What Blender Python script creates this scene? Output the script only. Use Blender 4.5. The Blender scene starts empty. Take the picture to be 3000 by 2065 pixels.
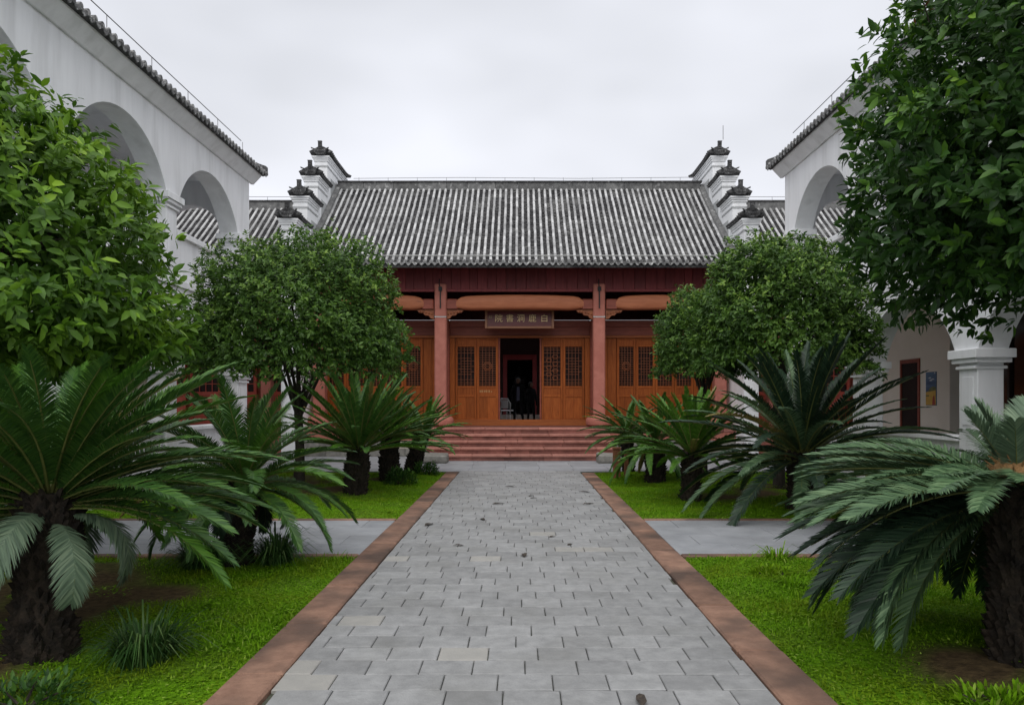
import bpy, math, random
import numpy as np
from mathutils import Vector, Matrix
R = math.radians
PI = math.pi
random.seed(7)
rng = np.random.default_rng(7)
sc = bpy.context.scene
col = sc.collection

# ------------------------------------------------------------------ camera, sky, sun, exposure
cam = bpy.data.cameras.new('camera')
co = bpy.data.objects.new('camera', cam); col.objects.link(co)
co.location = (0, 0, 1.55); co.rotation_euler = (R(90), 0, 0)
cam.sensor_width = 36; cam.lens = 2200/3000*36
cam.shift_x = -23/3000; cam.shift_y = 145.5/3000
cam.clip_start = 0.05; cam.clip_end = 2000
sc.camera = co
SUN_EL, SUN_AZ = R(56), R(188)          # azimuth clockwise from +Y: behind the camera
w = bpy.data.worlds.new('World'); sc.world = w; w.use_nodes = True
nt = w.node_tree; nt.nodes.clear()
def wn(t, **k):
    n = nt.nodes.new(t)
    for a, b in k.items(): setattr(n, a, b)
    return n
sky = wn('ShaderNodeTexSky'); sky.sky_type = 'NISHITA'; sky.sun_disc = False
sky.sun_elevation = SUN_EL; sky.sun_rotation = SUN_AZ; sky.dust_density = 4.0
hs = wn('ShaderNodeHueSaturation'); hs.inputs['Saturation'].default_value = 0.25
nt.links.new(sky.outputs[0], hs.inputs['Color'])
tc = wn('ShaderNodeTexCoord'); mp = wn('ShaderNodeMapping'); mp.inputs['Scale'].default_value = (1.2, 1.2, 2.6)
nt.links.new(tc.outputs['Generated'], mp.inputs[0])
nz = wn('ShaderNodeTexNoise'); nz.inputs['Scale'].default_value = 1.7; nz.inputs['Detail'].default_value = 3
nt.links.new(mp.outputs[0], nz.inputs['Vector'])
rp = wn('ShaderNodeValToRGB')
rp.color_ramp.elements[0].position = 0.34; rp.color_ramp.elements[0].color = (5.2, 5.35, 5.75, 1)
rp.color_ramp.elements[1].position = 0.64; rp.color_ramp.elements[1].color = (6.9, 7.05, 7.6, 1)
nt.links.new(nz.outputs['Fac'], rp.inputs[0])
mx = wn('ShaderNodeMixRGB'); mx.inputs[0].default_value = 0.93
nt.links.new(hs.outputs[0], mx.inputs[1]); nt.links.new(rp.outputs[0], mx.inputs[2])
bg = wn('ShaderNodeBackground'); bg.inputs['Strength'].default_value = 0.1
nt.links.new(mx.outputs[0], bg.inputs['Color'])
ow = wn('ShaderNodeOutputWorld'); nt.links.new(bg.outputs[0], ow.inputs[0])
sun = bpy.data.lights.new('sun', 'SUN'); sun.energy = 1.5; sun.angle = R(80); sun.color = (1, 0.97, 0.93)
so = bpy.data.objects.new('sun', sun); col.objects.link(so)
sd = Vector((math.sin(SUN_AZ)*math.cos(SUN_EL), math.cos(SUN_AZ)*math.cos(SUN_EL), math.sin(SUN_EL)))
so.rotation_euler = sd.to_track_quat('Z', 'Y').to_euler()
so.location = (0, 0, 30)
sc.view_settings.view_transform = 'Standard'; sc.view_settings.look = 'None'
sc.view_settings.exposure = 0.5; sc.view_settings.gamma = 1
sc.render.engine = 'CYCLES'
sc.cycles.max_bounces = 6; sc.cycles.diffuse_bounces = 4; sc.cycles.transmission_bounces = 4
sc.cycles.use_denoising = True

# ------------------------------------------------------------------ materials
def mat(name, c1, c2, scale=4, rough=0.75, bump=0.15, bscale=45, rnd=0.0, stretch=(1, 1, 1), lo=0.35, hi=0.65,
        c3=None, s3=1.3, lo3=0.55, hi3=0.75, spec=0.3, metal=0.0, detail=5, f3=1.0):
    m = bpy.data.materials.new(name); m.use_nodes = True
    t = m.node_tree; n = t.nodes; L = t.links
    b = n['Principled BSDF']; b.inputs['Roughness'].default_value = rough
    b.inputs['Specular IOR Level'].default_value = spec; b.inputs['Metallic'].default_value = metal
    g = n.new('ShaderNodeNewGeometry'); mpp = n.new('ShaderNodeMapping'); mpp.inputs['Scale'].default_value = stretch
    L.new(g.outputs['Position'], mpp.inputs[0])
    a = n.new('ShaderNodeTexNoise'); a.inputs['Scale'].default_value = scale; a.inputs['Detail'].default_value = detail
    a.inputs['Roughness'].default_value = 0.65
    L.new(mpp.outputs[0], a.inputs['Vector'])
    r = n.new('ShaderNodeValToRGB'); e = r.color_ramp.elements
    e[0].position = lo; e[0].color = (*c1, 1); e[1].position = hi; e[1].color = (*c2, 1)
    L.new(a.outputs['Fac'], r.inputs[0]); out = r.outputs[0]
    if c3:
        a3 = n.new('ShaderNodeTexNoise'); a3.inputs['Scale'].default_value = s3; a3.inputs['Detail'].default_value = 4
        L.new(mpp.outputs[0], a3.inputs['Vector'])
        mr = n.new('ShaderNodeMapRange'); mr.inputs[1].default_value = lo3; mr.inputs[2].default_value = hi3
        mr.inputs[4].default_value = f3
        L.new(a3.outputs['Fac'], mr.inputs[0])
        x = n.new('ShaderNodeMixRGB'); x.inputs[2].default_value = (*c3, 1)
        L.new(mr.outputs[0], x.inputs[0]); L.new(out, x.inputs[1]); out = x.outputs[0]
    if rnd:
        oi = n.new('ShaderNodeObjectInfo'); ad = n.new('ShaderNodeMath'); ad.operation = 'ADD'
        L.new(oi.outputs['Random'], ad.inputs[0]); L.new(g.outputs['Random Per Island'], ad.inputs[1])
        fr = n.new('ShaderNodeMath'); fr.operation = 'FRACT'; L.new(ad.outputs[0], fr.inputs[0])
        mr2 = n.new('ShaderNodeMapRange'); mr2.inputs[3].default_value = 1-rnd; mr2.inputs[4].default_value = 1+rnd
        L.new(fr.outputs[0], mr2.inputs[0])
        x = n.new('ShaderNodeMixRGB'); x.blend_type = 'MULTIPLY'; x.inputs[0].default_value = 1
        L.new(out, x.inputs[1]); L.new(mr2.outputs[0], x.inputs[2]); out = x.outputs[0]
    L.new(out, b.inputs['Base Color'])
    if bump:
        bn = n.new('ShaderNodeTexNoise'); bn.inputs['Scale'].default_value = bscale; bn.inputs['Detail'].default_value = 6
        L.new(mpp.outputs[0], bn.inputs['Vector'])
        bp = n.new('ShaderNodeBump'); bp.inputs['Strength'].default_value = bump; bp.inputs['Distance'].default_value = 0.02
        L.new(bn.outputs['Fac'], bp.inputs['Height']); L.new(bp.outputs[0], b.inputs['Normal'])
    return m

def leafmat(name, stops, rough=0.45, trans=0.28, clump=None, cl_scale=1.5, cl_fac=0.6, spec=0.28, attr=False):
    m = bpy.data.materials.new(name); m.use_nodes = True
    t = m.node_tree; n = t.nodes; L = t.links
    b = n['Principled BSDF']; b.inputs['Roughness'].default_value = rough; b.inputs['Specular IOR Level'].default_value = spec
    g = n.new('ShaderNodeNewGeometry')
    oi = n.new('ShaderNodeObjectInfo'); ad = n.new('ShaderNodeMath'); ad.operation = 'ADD'
    L.new(oi.outputs['Random'], ad.inputs[0]); L.new(g.outputs['Random Per Island'], ad.inputs[1])
    fr = n.new('ShaderNodeMath'); fr.operation = 'FRACT'; L.new(ad.outputs[0], fr.inputs[0])
    r = n.new('ShaderNodeValToRGB')
    while len(r.color_ramp.elements) < len(stops): r.color_ramp.elements.new(0.5)
    for e, (p, c) in zip(r.color_ramp.elements, stops): e.position = p; e.color = (*c, 1)
    if attr:
        at = n.new('ShaderNodeAttribute'); at.attribute_name = 'tone'; L.new(at.outputs['Fac'], r.inputs[0])
    else:
        L.new(fr.outputs[0], r.inputs[0])
    out = r.outputs[0]
    if clump:
        a3 = n.new('ShaderNodeTexNoise'); a3.inputs['Scale'].default_value = cl_scale; a3.inputs['Detail'].default_value = 3
        L.new(g.outputs['Position'], a3.inputs['Vector'])
        mr = n.new('ShaderNodeMapRange'); mr.inputs[1].default_value = 0.42; mr.inputs[2].default_value = 0.68
        mr.inputs[4].default_value = cl_fac
        L.new(a3.outputs['Fac'], mr.inputs[0])
        x = n.new('ShaderNodeMixRGB'); x.inputs[2].default_value = (*clump, 1)
        L.new(mr.outputs[0], x.inputs[0]); L.new(out, x.inputs[1]); out = x.outputs[0]
    L.new(out, b.inputs['Base Color'])
    tr = n.new('ShaderNodeBsdfTranslucent'); L.new(out, tr.inputs[0])
    ms = n.new('ShaderNodeMixShader'); ms.inputs[0].default_value = trans
    L.new(b.outputs[0], ms.inputs[1]); L.new(tr.outputs[0], ms.inputs[2])
    L.new(ms.outputs[0], n['Material Output'].inputs[0])
    return m

MT = {}
MT['paver'] = mat('grey paving stone', (.225, .228, .228), (.30, .303, .302), 9, .65, .3, 60, rnd=.13, c3=(.19, .19, .18), s3=1.7, lo3=.5, f3=.6)
MT['paver_warm'] = mat('buff paving stone', (.30, .295, .275), (.345, .335, .31), 9, .66, .2, 60, rnd=.05)
MT['slab'] = mat('pale paving slab', (.25, .26, .275), (.32, .33, .345), 3, .6, .12, 50, rnd=.10, c3=(.21, .215, .22), s3=1.3, lo3=.5, f3=.7)
MT['bedding'] = mat('paving joint sand', (.05, .055, .035), (.10, .10, .075), 12, .95, .3, 80)
MT['kerb'] = mat('red sandstone kerb', (.19, .108, .075), (.29, .17, .118), 7, .8, .35, 55, rnd=.2, c3=(.095, .064, .05), s3=1.3, lo3=.44, hi3=.60, f3=.85)  # dark blotches in the colour stand in for dappled light along the kerbs
MT['ground'] = mat('grey yard paving', (.22, .22, .215), (.3, .3, .29), 2, .8, .2, 30)
MT['soil'] = mat('soil', (.04, .028, .016), (.085, .06, .034), 9, .95, .6, 60)
MT['plaster'] = mat('white plaster', (.80, .81, .82), (.88, .89, .90), 1.4, .85, .10, 60, c3=(.55, .555, .55), s3=1.6, lo3=.52, hi3=.80, f3=.55, stretch=(2.2, 2.2, .30))
MT['plaster_in'] = mat('beige gallery plaster', (.76, .70, .61), (.82, .76, .68), 1.2, .9, .06, 60)
MT['greypanel'] = mat('grey wall panel', (.36, .37, .37), (.44, .45, .45), 3, .85, .1, 60)
MT['tile'] = mat('weathered grey cover tile', (.34, .34, .34), (.48, .48, .475), 5, .85, .4, 70, rnd=.30, c3=(.17, .17, .17), s3=2.6, lo3=.56, hi3=.76, f3=.6)
MT['pan'] = mat('dark grey pan tile', (.018, .018, .02), (.06, .058, .058), 7, .85, .4, 70, rnd=.5, c3=(.22, .22, .21), s3=1.2, lo3=.47, hi3=.75, f3=.5)
MT['tiledark'] = mat('dark clay tile', (.04, .04, .042), (.10, .10, .10), 8, .85, .4, 70, rnd=.25, c3=(.3, .3, .3), s3=9, lo3=.58, hi3=.7, f3=.8)
MT['drip'] = mat('mottled eave tile', (.10, .10, .10), (.26, .26, .26), 14, .85, .5, 80, rnd=.35, c3=(.5, .5, .49), s3=17, lo3=.55, hi3=.65, f3=.8)
MT['ridge'] = mat('grey ridge stone', (.09, .09, .09), (.19, .19, .185), 6, .85, .3, 60, rnd=.25, c3=(.4, .4, .39), s3=8, lo3=.62, hi3=.72, f3=.7)
MT['mortar'] = mat('pale mortar', (.42, .42, .41), (.52, .52, .5), 8, .9, .2, 60)
WOOD = dict(stretch=(14, 14, 1.1))
MT['wood'] = mat('orange varnished timber', (.25, .062, .014), (.36, .100, .022), 2.2, .5, .12, 6, rnd=.16, spec=.15, c3=(.15, .04, .012), s3=2.6, lo3=.60, hi3=.74, f3=.7, **WOOD)
MT['woodrail'] = mat('varnished timber rail', (.26, .07, .016), (.34, .10, .023), 2.2, .5, .12, 6, stretch=(1.1, 14, 14))
MT['redwood'] = mat('red brown painted timber', (.20, .05, .032), (.27, .072, .045), 2, .5, .1, 5, rnd=.1, stretch=(1.2, 8, 8))
MT['darkred'] = mat('dark red painted board', (.115, .014, .016), (.17, .024, .024), 2, .55, .12, 5, rnd=.2, stretch=(9, 9, 1))
MT['brightred'] = mat('bright red painted timber', (.27, .04, .024), (.34, .058, .032), 2, .5, .1, 5, **WOOD)
MT['lattice'] = mat('carved lattice timber', (.20, .062, .025), (.30, .10, .04), 8, .5, .1, 20)
MT['backing'] = mat('near black backing', (.012, .006, .005), (.02, .01, .008), 8, .8, 0)  # near black, stands in for the unlit hall behind the lattice
MT['pink'] = mat('pink granite', (.37, .135, .102), (.45, .172, .132), 5, .6, .1, 70, rnd=.05, c3=(.34, .115, .085), s3=1.4, lo3=.5, hi3=.7, f3=.6, spec=.15)
MT['beam'] = mat('carved beam timber', (.36, .12, .055), (.46, .165, .08), 2, .6, .12, 6, rnd=.06, stretch=(1, 10, 10), c3=(.22, .08, .05), s3=2.4, lo3=.62, hi3=.75)
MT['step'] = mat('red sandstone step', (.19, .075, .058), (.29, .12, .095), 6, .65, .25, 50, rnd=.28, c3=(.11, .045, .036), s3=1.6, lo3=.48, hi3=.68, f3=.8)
MT['tread'] = mat('pale sandstone tread', (.31, .135, .105), (.40, .185, .145), 6, .65, .25, 50, rnd=.15, c3=(.22, .10, .08), s3=1.8, f3=.5, spec=.2)  # paler than the riser stone
MT['greystone'] = mat('rough grey stone', (.16, .155, .14), (.26, .25, .225), 6, .85, .6, 35, rnd=.15)
MT['cream'] = mat('cream stone', (.40, .37, .30), (.50, .47, .39), 5, .85, .2, 45)
MT['iron'] = mat('black iron', (.012, .012, .012), (.02, .02, .02), 8, .55, .1, 40)
MT['wire'] = mat('galvanised wire', (.22, .22, .23), (.3, .3, .3), 8, .5, 0, metal=.5)
MT['plaque'] = mat('dark red lacquer', (.075, .010, .010), (.10, .015, .013), 3, .35, .05, 8)
MT['plaqueframe'] = mat('plaque frame timber', (.17, .075, .035), (.23, .10, .05), 3, .45, .1, 8, stretch=(1, 8, 8))
MT['gold'] = mat('gold leaf', (.50, .37, .17), (.62, .47, .23), 30, .4, .1, 60, metal=.25)
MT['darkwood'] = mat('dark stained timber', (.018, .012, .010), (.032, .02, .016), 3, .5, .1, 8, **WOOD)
MT['glass'] = mat('dark window glass', (.008, .009, .010), (.012, .013, .014), 2, .12, 0, spec=.5)
MT['bark'] = mat('tree bark', (.022, .018, .014), (.055, .046, .036), 9, .9, .8, 30, stretch=(1, 1, .3))
MT['cycbark'] = mat('cycad trunk scales', (.010, .008, .006), (.030, .022, .015), 12, .95, .8, 50, rnd=.3)
MT['cone'] = mat('brown cycad crown wool', (.20, .11, .045), (.33, .19, .08), 20, .9, .6, 60)
MT['deadleaf'] = mat('dead leaf', (.03, .025, .022), (.07, .055, .04), 30, .8, .3, 60)
MT['stump'] = mat('brown timber post', (.16, .06, .03), (.24, .10, .05), 3, .7, .2, 8, **WOOD)
MT['innerred'] = mat('inner red timber', (.21, .045, .05), (.27, .06, .06), 2, .6, .1, 6)
MT['floor'] = mat('stone floor', (.42, .40, .37), (.5, .48, .45), 3, .6, .1, 30)
MT['statue'] = mat('weathered bronze grey', (.12, .115, .11), (.17, .165, .16), 4, .7, .3, 20)
MT['blackcloth'] = mat('black cloth', (.008, .008, .009), (.014, .014, .016), 20, .9, .2, 60)
MT['bluecloth'] = mat('blue grey cloth', (.12, .13, .20), (.16, .17, .25), 20, .9, .2, 60)
MT['skin'] = mat('skin', (.30, .17, .12), (.34, .2, .14), 9, .55, 0)
MT['hair'] = mat('black hair', (.008, .007, .006), (.013, .012, .01), 30, .6, .2, 80)
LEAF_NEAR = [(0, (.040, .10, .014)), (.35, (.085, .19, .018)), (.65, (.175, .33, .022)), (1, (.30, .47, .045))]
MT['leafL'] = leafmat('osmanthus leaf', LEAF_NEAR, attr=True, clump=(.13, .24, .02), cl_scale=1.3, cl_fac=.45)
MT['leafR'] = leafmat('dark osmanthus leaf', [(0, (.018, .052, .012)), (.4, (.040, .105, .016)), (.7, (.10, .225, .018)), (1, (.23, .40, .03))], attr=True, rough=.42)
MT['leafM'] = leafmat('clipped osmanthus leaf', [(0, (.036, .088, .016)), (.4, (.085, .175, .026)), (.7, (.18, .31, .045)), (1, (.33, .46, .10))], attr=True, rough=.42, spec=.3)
MT['leafred'] = leafmat('young red leaf', [(0, (.12, .05, .03)), (1, (.2, .09, .04))])
MT['frond'] = leafmat('cycad frond', [(0, (.028, .08, .018)), (.6, (.048, .12, .022)), (1, (.08, .17, .03))], rough=.42, trans=.12)
MT['frondlight'] = leafmat('light cycad frond', [(0, (.045, .12, .014)), (.6, (.07, .175, .018)), (1, (.11, .24, .03))], rough=.42, trans=.18)
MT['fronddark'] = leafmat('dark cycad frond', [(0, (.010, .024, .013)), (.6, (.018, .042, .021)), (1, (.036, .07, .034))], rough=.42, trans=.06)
MT['frondyellow'] = leafmat('yellowed cycad frond', [(0, (.16, .13, .03)), (.6, (.22, .18, .05)), (1, (.27, .2, .08))], trans=.15)
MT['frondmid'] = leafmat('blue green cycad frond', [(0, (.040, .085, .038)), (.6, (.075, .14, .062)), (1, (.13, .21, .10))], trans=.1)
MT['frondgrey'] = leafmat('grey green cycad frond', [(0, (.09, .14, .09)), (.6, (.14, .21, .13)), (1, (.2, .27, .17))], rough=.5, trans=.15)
MT['rachis'] = mat('cycad frond stalk', (.10, .12, .03), (.16, .17, .05), 8, .55, 0)
MT['grass'] = leafmat('lawn grass', [(0, (.075, .18, .004)), (.5, (.125, .28, .006)), (.85, (.18, .37, .010)), (1, (.30, .42, .07))], rough=.7, trans=.3, clump=(.19, .24, .012), cl_scale=1.9, cl_fac=.6, spec=.1)
MT['tuft'] = leafmat('dark tuft grass', [(0, (.02, .055, .014)), (.7, (.04, .10, .02)), (1, (.10, .16, .05))], rough=.5, trans=.15)
MT['shrub'] = leafmat('low shrub leaf', [(0, (.022, .065, .014)), (.6, (.045, .12, .02)), (1, (.09, .19, .03))])

# ------------------------------------------------------------------ mesh helpers
class MB:
    def __init__(s): s.v = []; s.f = []
    def add(s, vs, fs):
        o = len(s.v); s.v += [tuple(p) for p in vs]; s.f += [tuple(i+o for i in f) for f in fs]; return s
    def box(s, x0, x1, y0, y1, z0, z1):
        return s.add([(x0,y0,z0),(x1,y0,z0),(x1,y1,z0),(x0,y1,z0),(x0,y0,z1),(x1,y0,z1),(x1,y1,z1),(x0,y1,z1)],
                     [(0,3,2,1),(4,5,6,7),(0,1,5,4),(1,2,6,5),(2,3,7,6),(3,0,4,7)])
    def bbox(s, x0, x1, y0, y1, z0, z1, b=0.01):           # box with chamfered vertical and top edges
        def ring(i, z): return [(x0+i+b,y0+i,z),(x1-i-b,y0+i,z),(x1-i,y0+i+b,z),(x1-i,y1-i-b,z),(x1-i-b,y1-i,z),(x0+i+b,y1-i,z),(x0+i,y1-i-b,z),(x0+i,y0+i+b,z)]
        rs = [ring(0, z0), ring(0, z1-b), ring(b, z1)]
        return s.rings(rs, True)
    def rings(s, rs, cap=True, closed=True):
        n = len(rs[0]); vs = [p for r in rs for p in r]; fs = []
        for i in range(len(rs)-1):
            for j in range(n if closed else n-1):
                k = (j+1) % n
                fs.append((i*n+j, i*n+k, (i+1)*n+k, (i+1)*n+j))
        if cap and closed: fs.append(tuple(reversed(range(n)))); fs.append(tuple((len(rs)-1)*n+j for j in range(n)))
        return s.add(vs, fs)
    def tube(s, pts, rad, n=8, cap=True):
        pts = [Vector(p) for p in pts]; rs = []
        rad = rad if hasattr(rad, '__len__') else [rad]*len(pts)
        up = Vector((0, 0, 1)) if abs((pts[-1]-pts[0]).normalized().z) < .9 else Vector((1, 0, 0))
        for i, p in enumerate(pts):
            t = (pts[min(i+1, len(pts)-1)]-pts[max(i-1, 0)]).normalized()
            a = t.cross(up).normalized(); b = a.cross(t)
            rs.append([p+a*(rad[i]*math.cos(2*PI*j/n))+b*(rad[i]*math.sin(2*PI*j/n)) for j in range(n)])
        return s.rings(rs, cap)
    def lathe(s, prof, c=(0, 0, 0), n=16, jit=0):
        rs = []
        for r, z in prof:
            rs.append([(c[0]+r*math.cos(2*PI*j/n), c[1]+r*math.sin(2*PI*j/n), c[2]+z) for j in range(n)])
        return s.rings(rs, True)
    def poly(s, pts2, axis, a0, a1):                        # extrude a 2D outline along an axis; 2D = the other two axes in order
        def P(p, a):
            return (a, p[0], p[1]) if axis == 'x' else ((p[0], a, p[1]) if axis == 'y' else (p[0], p[1], a))
        n = len(pts2); vs = [P(p, a0) for p in pts2]+[P(p, a1) for p in pts2]
        fs = [tuple(range(n)), tuple(reversed(range(n, 2*n)))]+[(i, i+n, (i+1) % n+n, (i+1) % n) for i in range(n)]
        return s.add(vs, fs)
    def mesh(s, name, m, smooth=False, ang=None):
        me = bpy.data.meshes.new(name); me.from_pydata(s.v, [], s.f); me.update()
        import bmesh
        bm = bmesh.new(); bm.from_mesh(me); bmesh.ops.recalc_face_normals(bm, faces=bm.faces); bm.to_mesh(me); bm.free()
        me.materials.append(MT[m])
        if smooth:
            me.polygons.foreach_set('use_smooth', [True]*len(me.polygons))
            if ang: me.set_sharp_from_angle(angle=R(ang))
        return me
    def build(s, name, m, parent=None, smooth=False, ang=35):
        return obj(name, s.mesh(name, m, smooth, ang), parent)

def obj(name, me, parent=None, loc=None, rot=None, scale=None, kind=None):
    o = bpy.data.objects.new(name, me); col.objects.link(o)
    if parent: o.parent = parent
    if loc is not None: o.location = loc
    if rot is not None: o.rotation_euler = rot
    if scale is not None: o.scale = scale
    if kind: o['kind'] = kind
    return o
def tag(o, label=None, cat=None, group=None, kind=None):
    if label: o['label'] = label
    if cat: o['category'] = cat
    if group: o['group'] = group
    if kind: o['kind'] = kind
    return o
def thing(name, label, cat, loc=(0, 0, 0), group=None, rz=0):
    o = bpy.data.objects.new(name, None); col.objects.link(o); o.location = loc; o.rotation_euler = (0, 0, rz)
    o.empty_display_size = .2
    return tag(o, label, cat, group)
def np_mesh(name, V, F3=None, m=None, F4=None, tone=None, smooth=False):
    me = bpy.data.meshes.new(name)
    V = np.asarray(V, dtype=np.float32).reshape(-1, 3)
    n3 = 0 if F3 is None else len(F3); n4 = 0 if F4 is None else len(F4)
    me.vertices.add(len(V)); me.vertices.foreach_set('co', V.ravel())
    idx = []; tot = []
    if n3: idx.append(np.asarray(F3).ravel()); tot.append(np.full(n3, 3))
    if n4: idx.append(np.asarray(F4).ravel()); tot.append(np.full(n4, 4))
    idx = np.concatenate(idx).astype(np.int32); tot = np.concatenate(tot).astype(np.int32)
    st = np.concatenate([[0], np.cumsum(tot)[:-1]]).astype(np.int32)
    me.loops.add(len(idx)); me.loops.foreach_set('vertex_index', idx)
    me.polygons.add(len(tot)); me.polygons.foreach_set('loop_start', st); me.polygons.foreach_set('loop_total', tot)
    if smooth: me.polygons.foreach_set('use_smooth', np.ones(len(tot), dtype=bool))
    if tone is not None:
        a = me.attributes.new('tone', 'FLOAT', 'POINT'); a.data.foreach_set('value', np.asarray(tone, dtype=np.float32))
    me.update(calc_edges=True); me.validate()
    if m: me.materials.append(MT[m])
    return me
def norm(a): return a/np.maximum(np.linalg.norm(a, axis=-1, keepdims=True), 1e-9)

# ------------------------------------------------------------------ ground, path, kerbs, beds
PW = 1.345; KW = 0.285; BX = 6.25
Y0, YC0, YC1, YE = -3.0, 7.55, 9.95, 16.65          # bed start, cross path, bed end
g = MB().box(-60, 60, -40, 80, -.5, -.07).build('ground', 'ground'); tag(g, kind='structure')
path = MB().box(-PW, PW, Y0, YE+.25, -.06, -.022).build('path', 'bedding'); tag(path, kind='structure')
def paver_mesh(w_, d_, h_=.05, b=.005, m='paver'):
    mb = MB(); x, y = w_/2, d_/2
    mb.rings([[(-x,-y,-h_),(x,-y,-h_),(x,y,-h_),(-x,y,-h_)], [(-x,-y,-b),(x,-y,-b),(x,y,-b),(-x,y,-b)],
              [(-x+b,-y+b,0),(x-b,-y+b,0),(x-b,y-b,0),(-x+b,y-b,0)]])
    return mb.mesh('paver', m)
PD, PL = .235, .3055; GAP = .006
pm = {}
far = MB(); npv = 0; y = Y0; row = 0
rows = []
while y < YE+.2: rows.append((row, y)); y += PD; row += 1
for row, y in rows:
    off = [0, .5, .18, .68, .34, .84][row % 6]+random.uniform(-.06, .06)
    x = -PW-(off % 1)*PL
    while x < PW-.01:
        a, b = max(x, -PW)+GAP/2, min(x+PL, PW)-GAP/2
        x += PL
        if b-a < .03: continue
        yc = y+PD/2
        if 3.3 < yc and npv < 300:
            key = (round(b-a, 2), 'paver_warm' if random.random() < .014 else 'paver')
            if key not in pm: pm[key] = paver_mesh(key[0], PD-GAP, m=key[1])
            o = obj('paver', pm[key], path, ((a+b)/2, yc, random.uniform(-.002, .002)),
                    (random.gauss(0, .007), random.gauss(0, .007), random.gauss(0, .008)))
            npv += 1
        else:
            zt = random.uniform(-.002, .002)
            far.rings([[(a,y+GAP/2,-.04),(b,y+GAP/2,-.04),(b,y+PD-GAP/2,-.04),(a,y+PD-GAP/2,-.04)],
                       [(a,y+GAP/2,zt-.004),(b,y+GAP/2,zt-.004),(b,y+PD-GAP/2,zt-.004),(a,y+PD-GAP/2,zt-.004)],
                       [(a+.004,y+GAP/2+.004,zt),(b-.004,y+GAP/2+.004,zt),(b-.004,y+PD-GAP/2-.004,zt),(a+.004,y+PD-GAP/2-.004,zt)]])
o = far.build('far_paver', 'paver', path); o['kind'] = 'stuff'
# kerbs beside the path, each stone its own
for s, nm in ((-1, 'kerb_left'), (1, 'kerb_right')):
    k = MB().box(*sorted((s*(PW+.01), s*(PW+KW))), Y0, YE, -.2, -.05).build(nm, 'bedding'); tag(k, kind='structure')
    y = Y0
    while y < YE:
        L = min(random.uniform(.85, 1.25), YE-y)
        if L < .3: break
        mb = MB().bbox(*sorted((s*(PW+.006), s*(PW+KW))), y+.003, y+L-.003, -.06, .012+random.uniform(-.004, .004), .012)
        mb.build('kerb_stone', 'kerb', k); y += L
# cross paths of bigger slabs, their thin edging, the terrace before the steps
for s, nm in ((-1, 'cross_path_left'), (1, 'cross_path_right')):
    xi = PW+KW+.006
    c = MB().box(*sorted((s*xi, s*7.0)), YC0, YC1, -.06, -.02).build(nm, 'bedding'); tag(c, kind='structure')
    nx, ny = 8, 4; dx = (7.0-xi)/nx; dy = (YC1-YC0-.2)/ny
    for j in range(ny):
        for i in range(nx):
            o_ = (.5*dx if j % 2 else 0)
            a, b = xi+i*dx+o_, min(xi+(i+1)*dx+o_, 7.0)
            if j % 2 and i == 0:
                pmh = MB().bbox(*sorted((s*(xi+.002), s*(xi+o_-.003))), YC0+.1+j*dy+.002, YC0+.1+(j+1)*dy-.002, -.05, 0, .004).build('paving_slab', 'slab', c)
            if b-a < .1: continue
            MB().bbox(*sorted((s*(a+.002), s*(b-.002))), YC0+.1+j*dy+.002, YC0+.1+(j+1)*dy-.002, -.05, random.uniform(-.002, .002), .004).build('paving_slab', 'slab', c)
    for yy in (YC0-.02, YC1-.10):
        x = xi
        while x < 6.9:
            L = min(random.uniform(.9, 1.2), 7.0-x)
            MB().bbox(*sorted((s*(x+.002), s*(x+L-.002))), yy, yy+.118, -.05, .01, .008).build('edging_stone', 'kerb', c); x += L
t = MB().box(-7.2, 7.2, YE+.26, 21.4, -.06, -.02).build('terrace', 'bedding'); tag(t, kind='structure')
y = YE+.26
while y < 21.3:
    x = -7.2+random.uniform(-.4, 0)
    while x < 7.2:
        a, b = max(x, -7.2), min(x+.8, 7.2); x += .8
        if b-a > .05: MB().bbox(a+.002, b-.002, y+.002, y+.598, -.05, random.uniform(-.002, .002), .004).build('paving_slab', 'slab', t)
    y += .6

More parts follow.
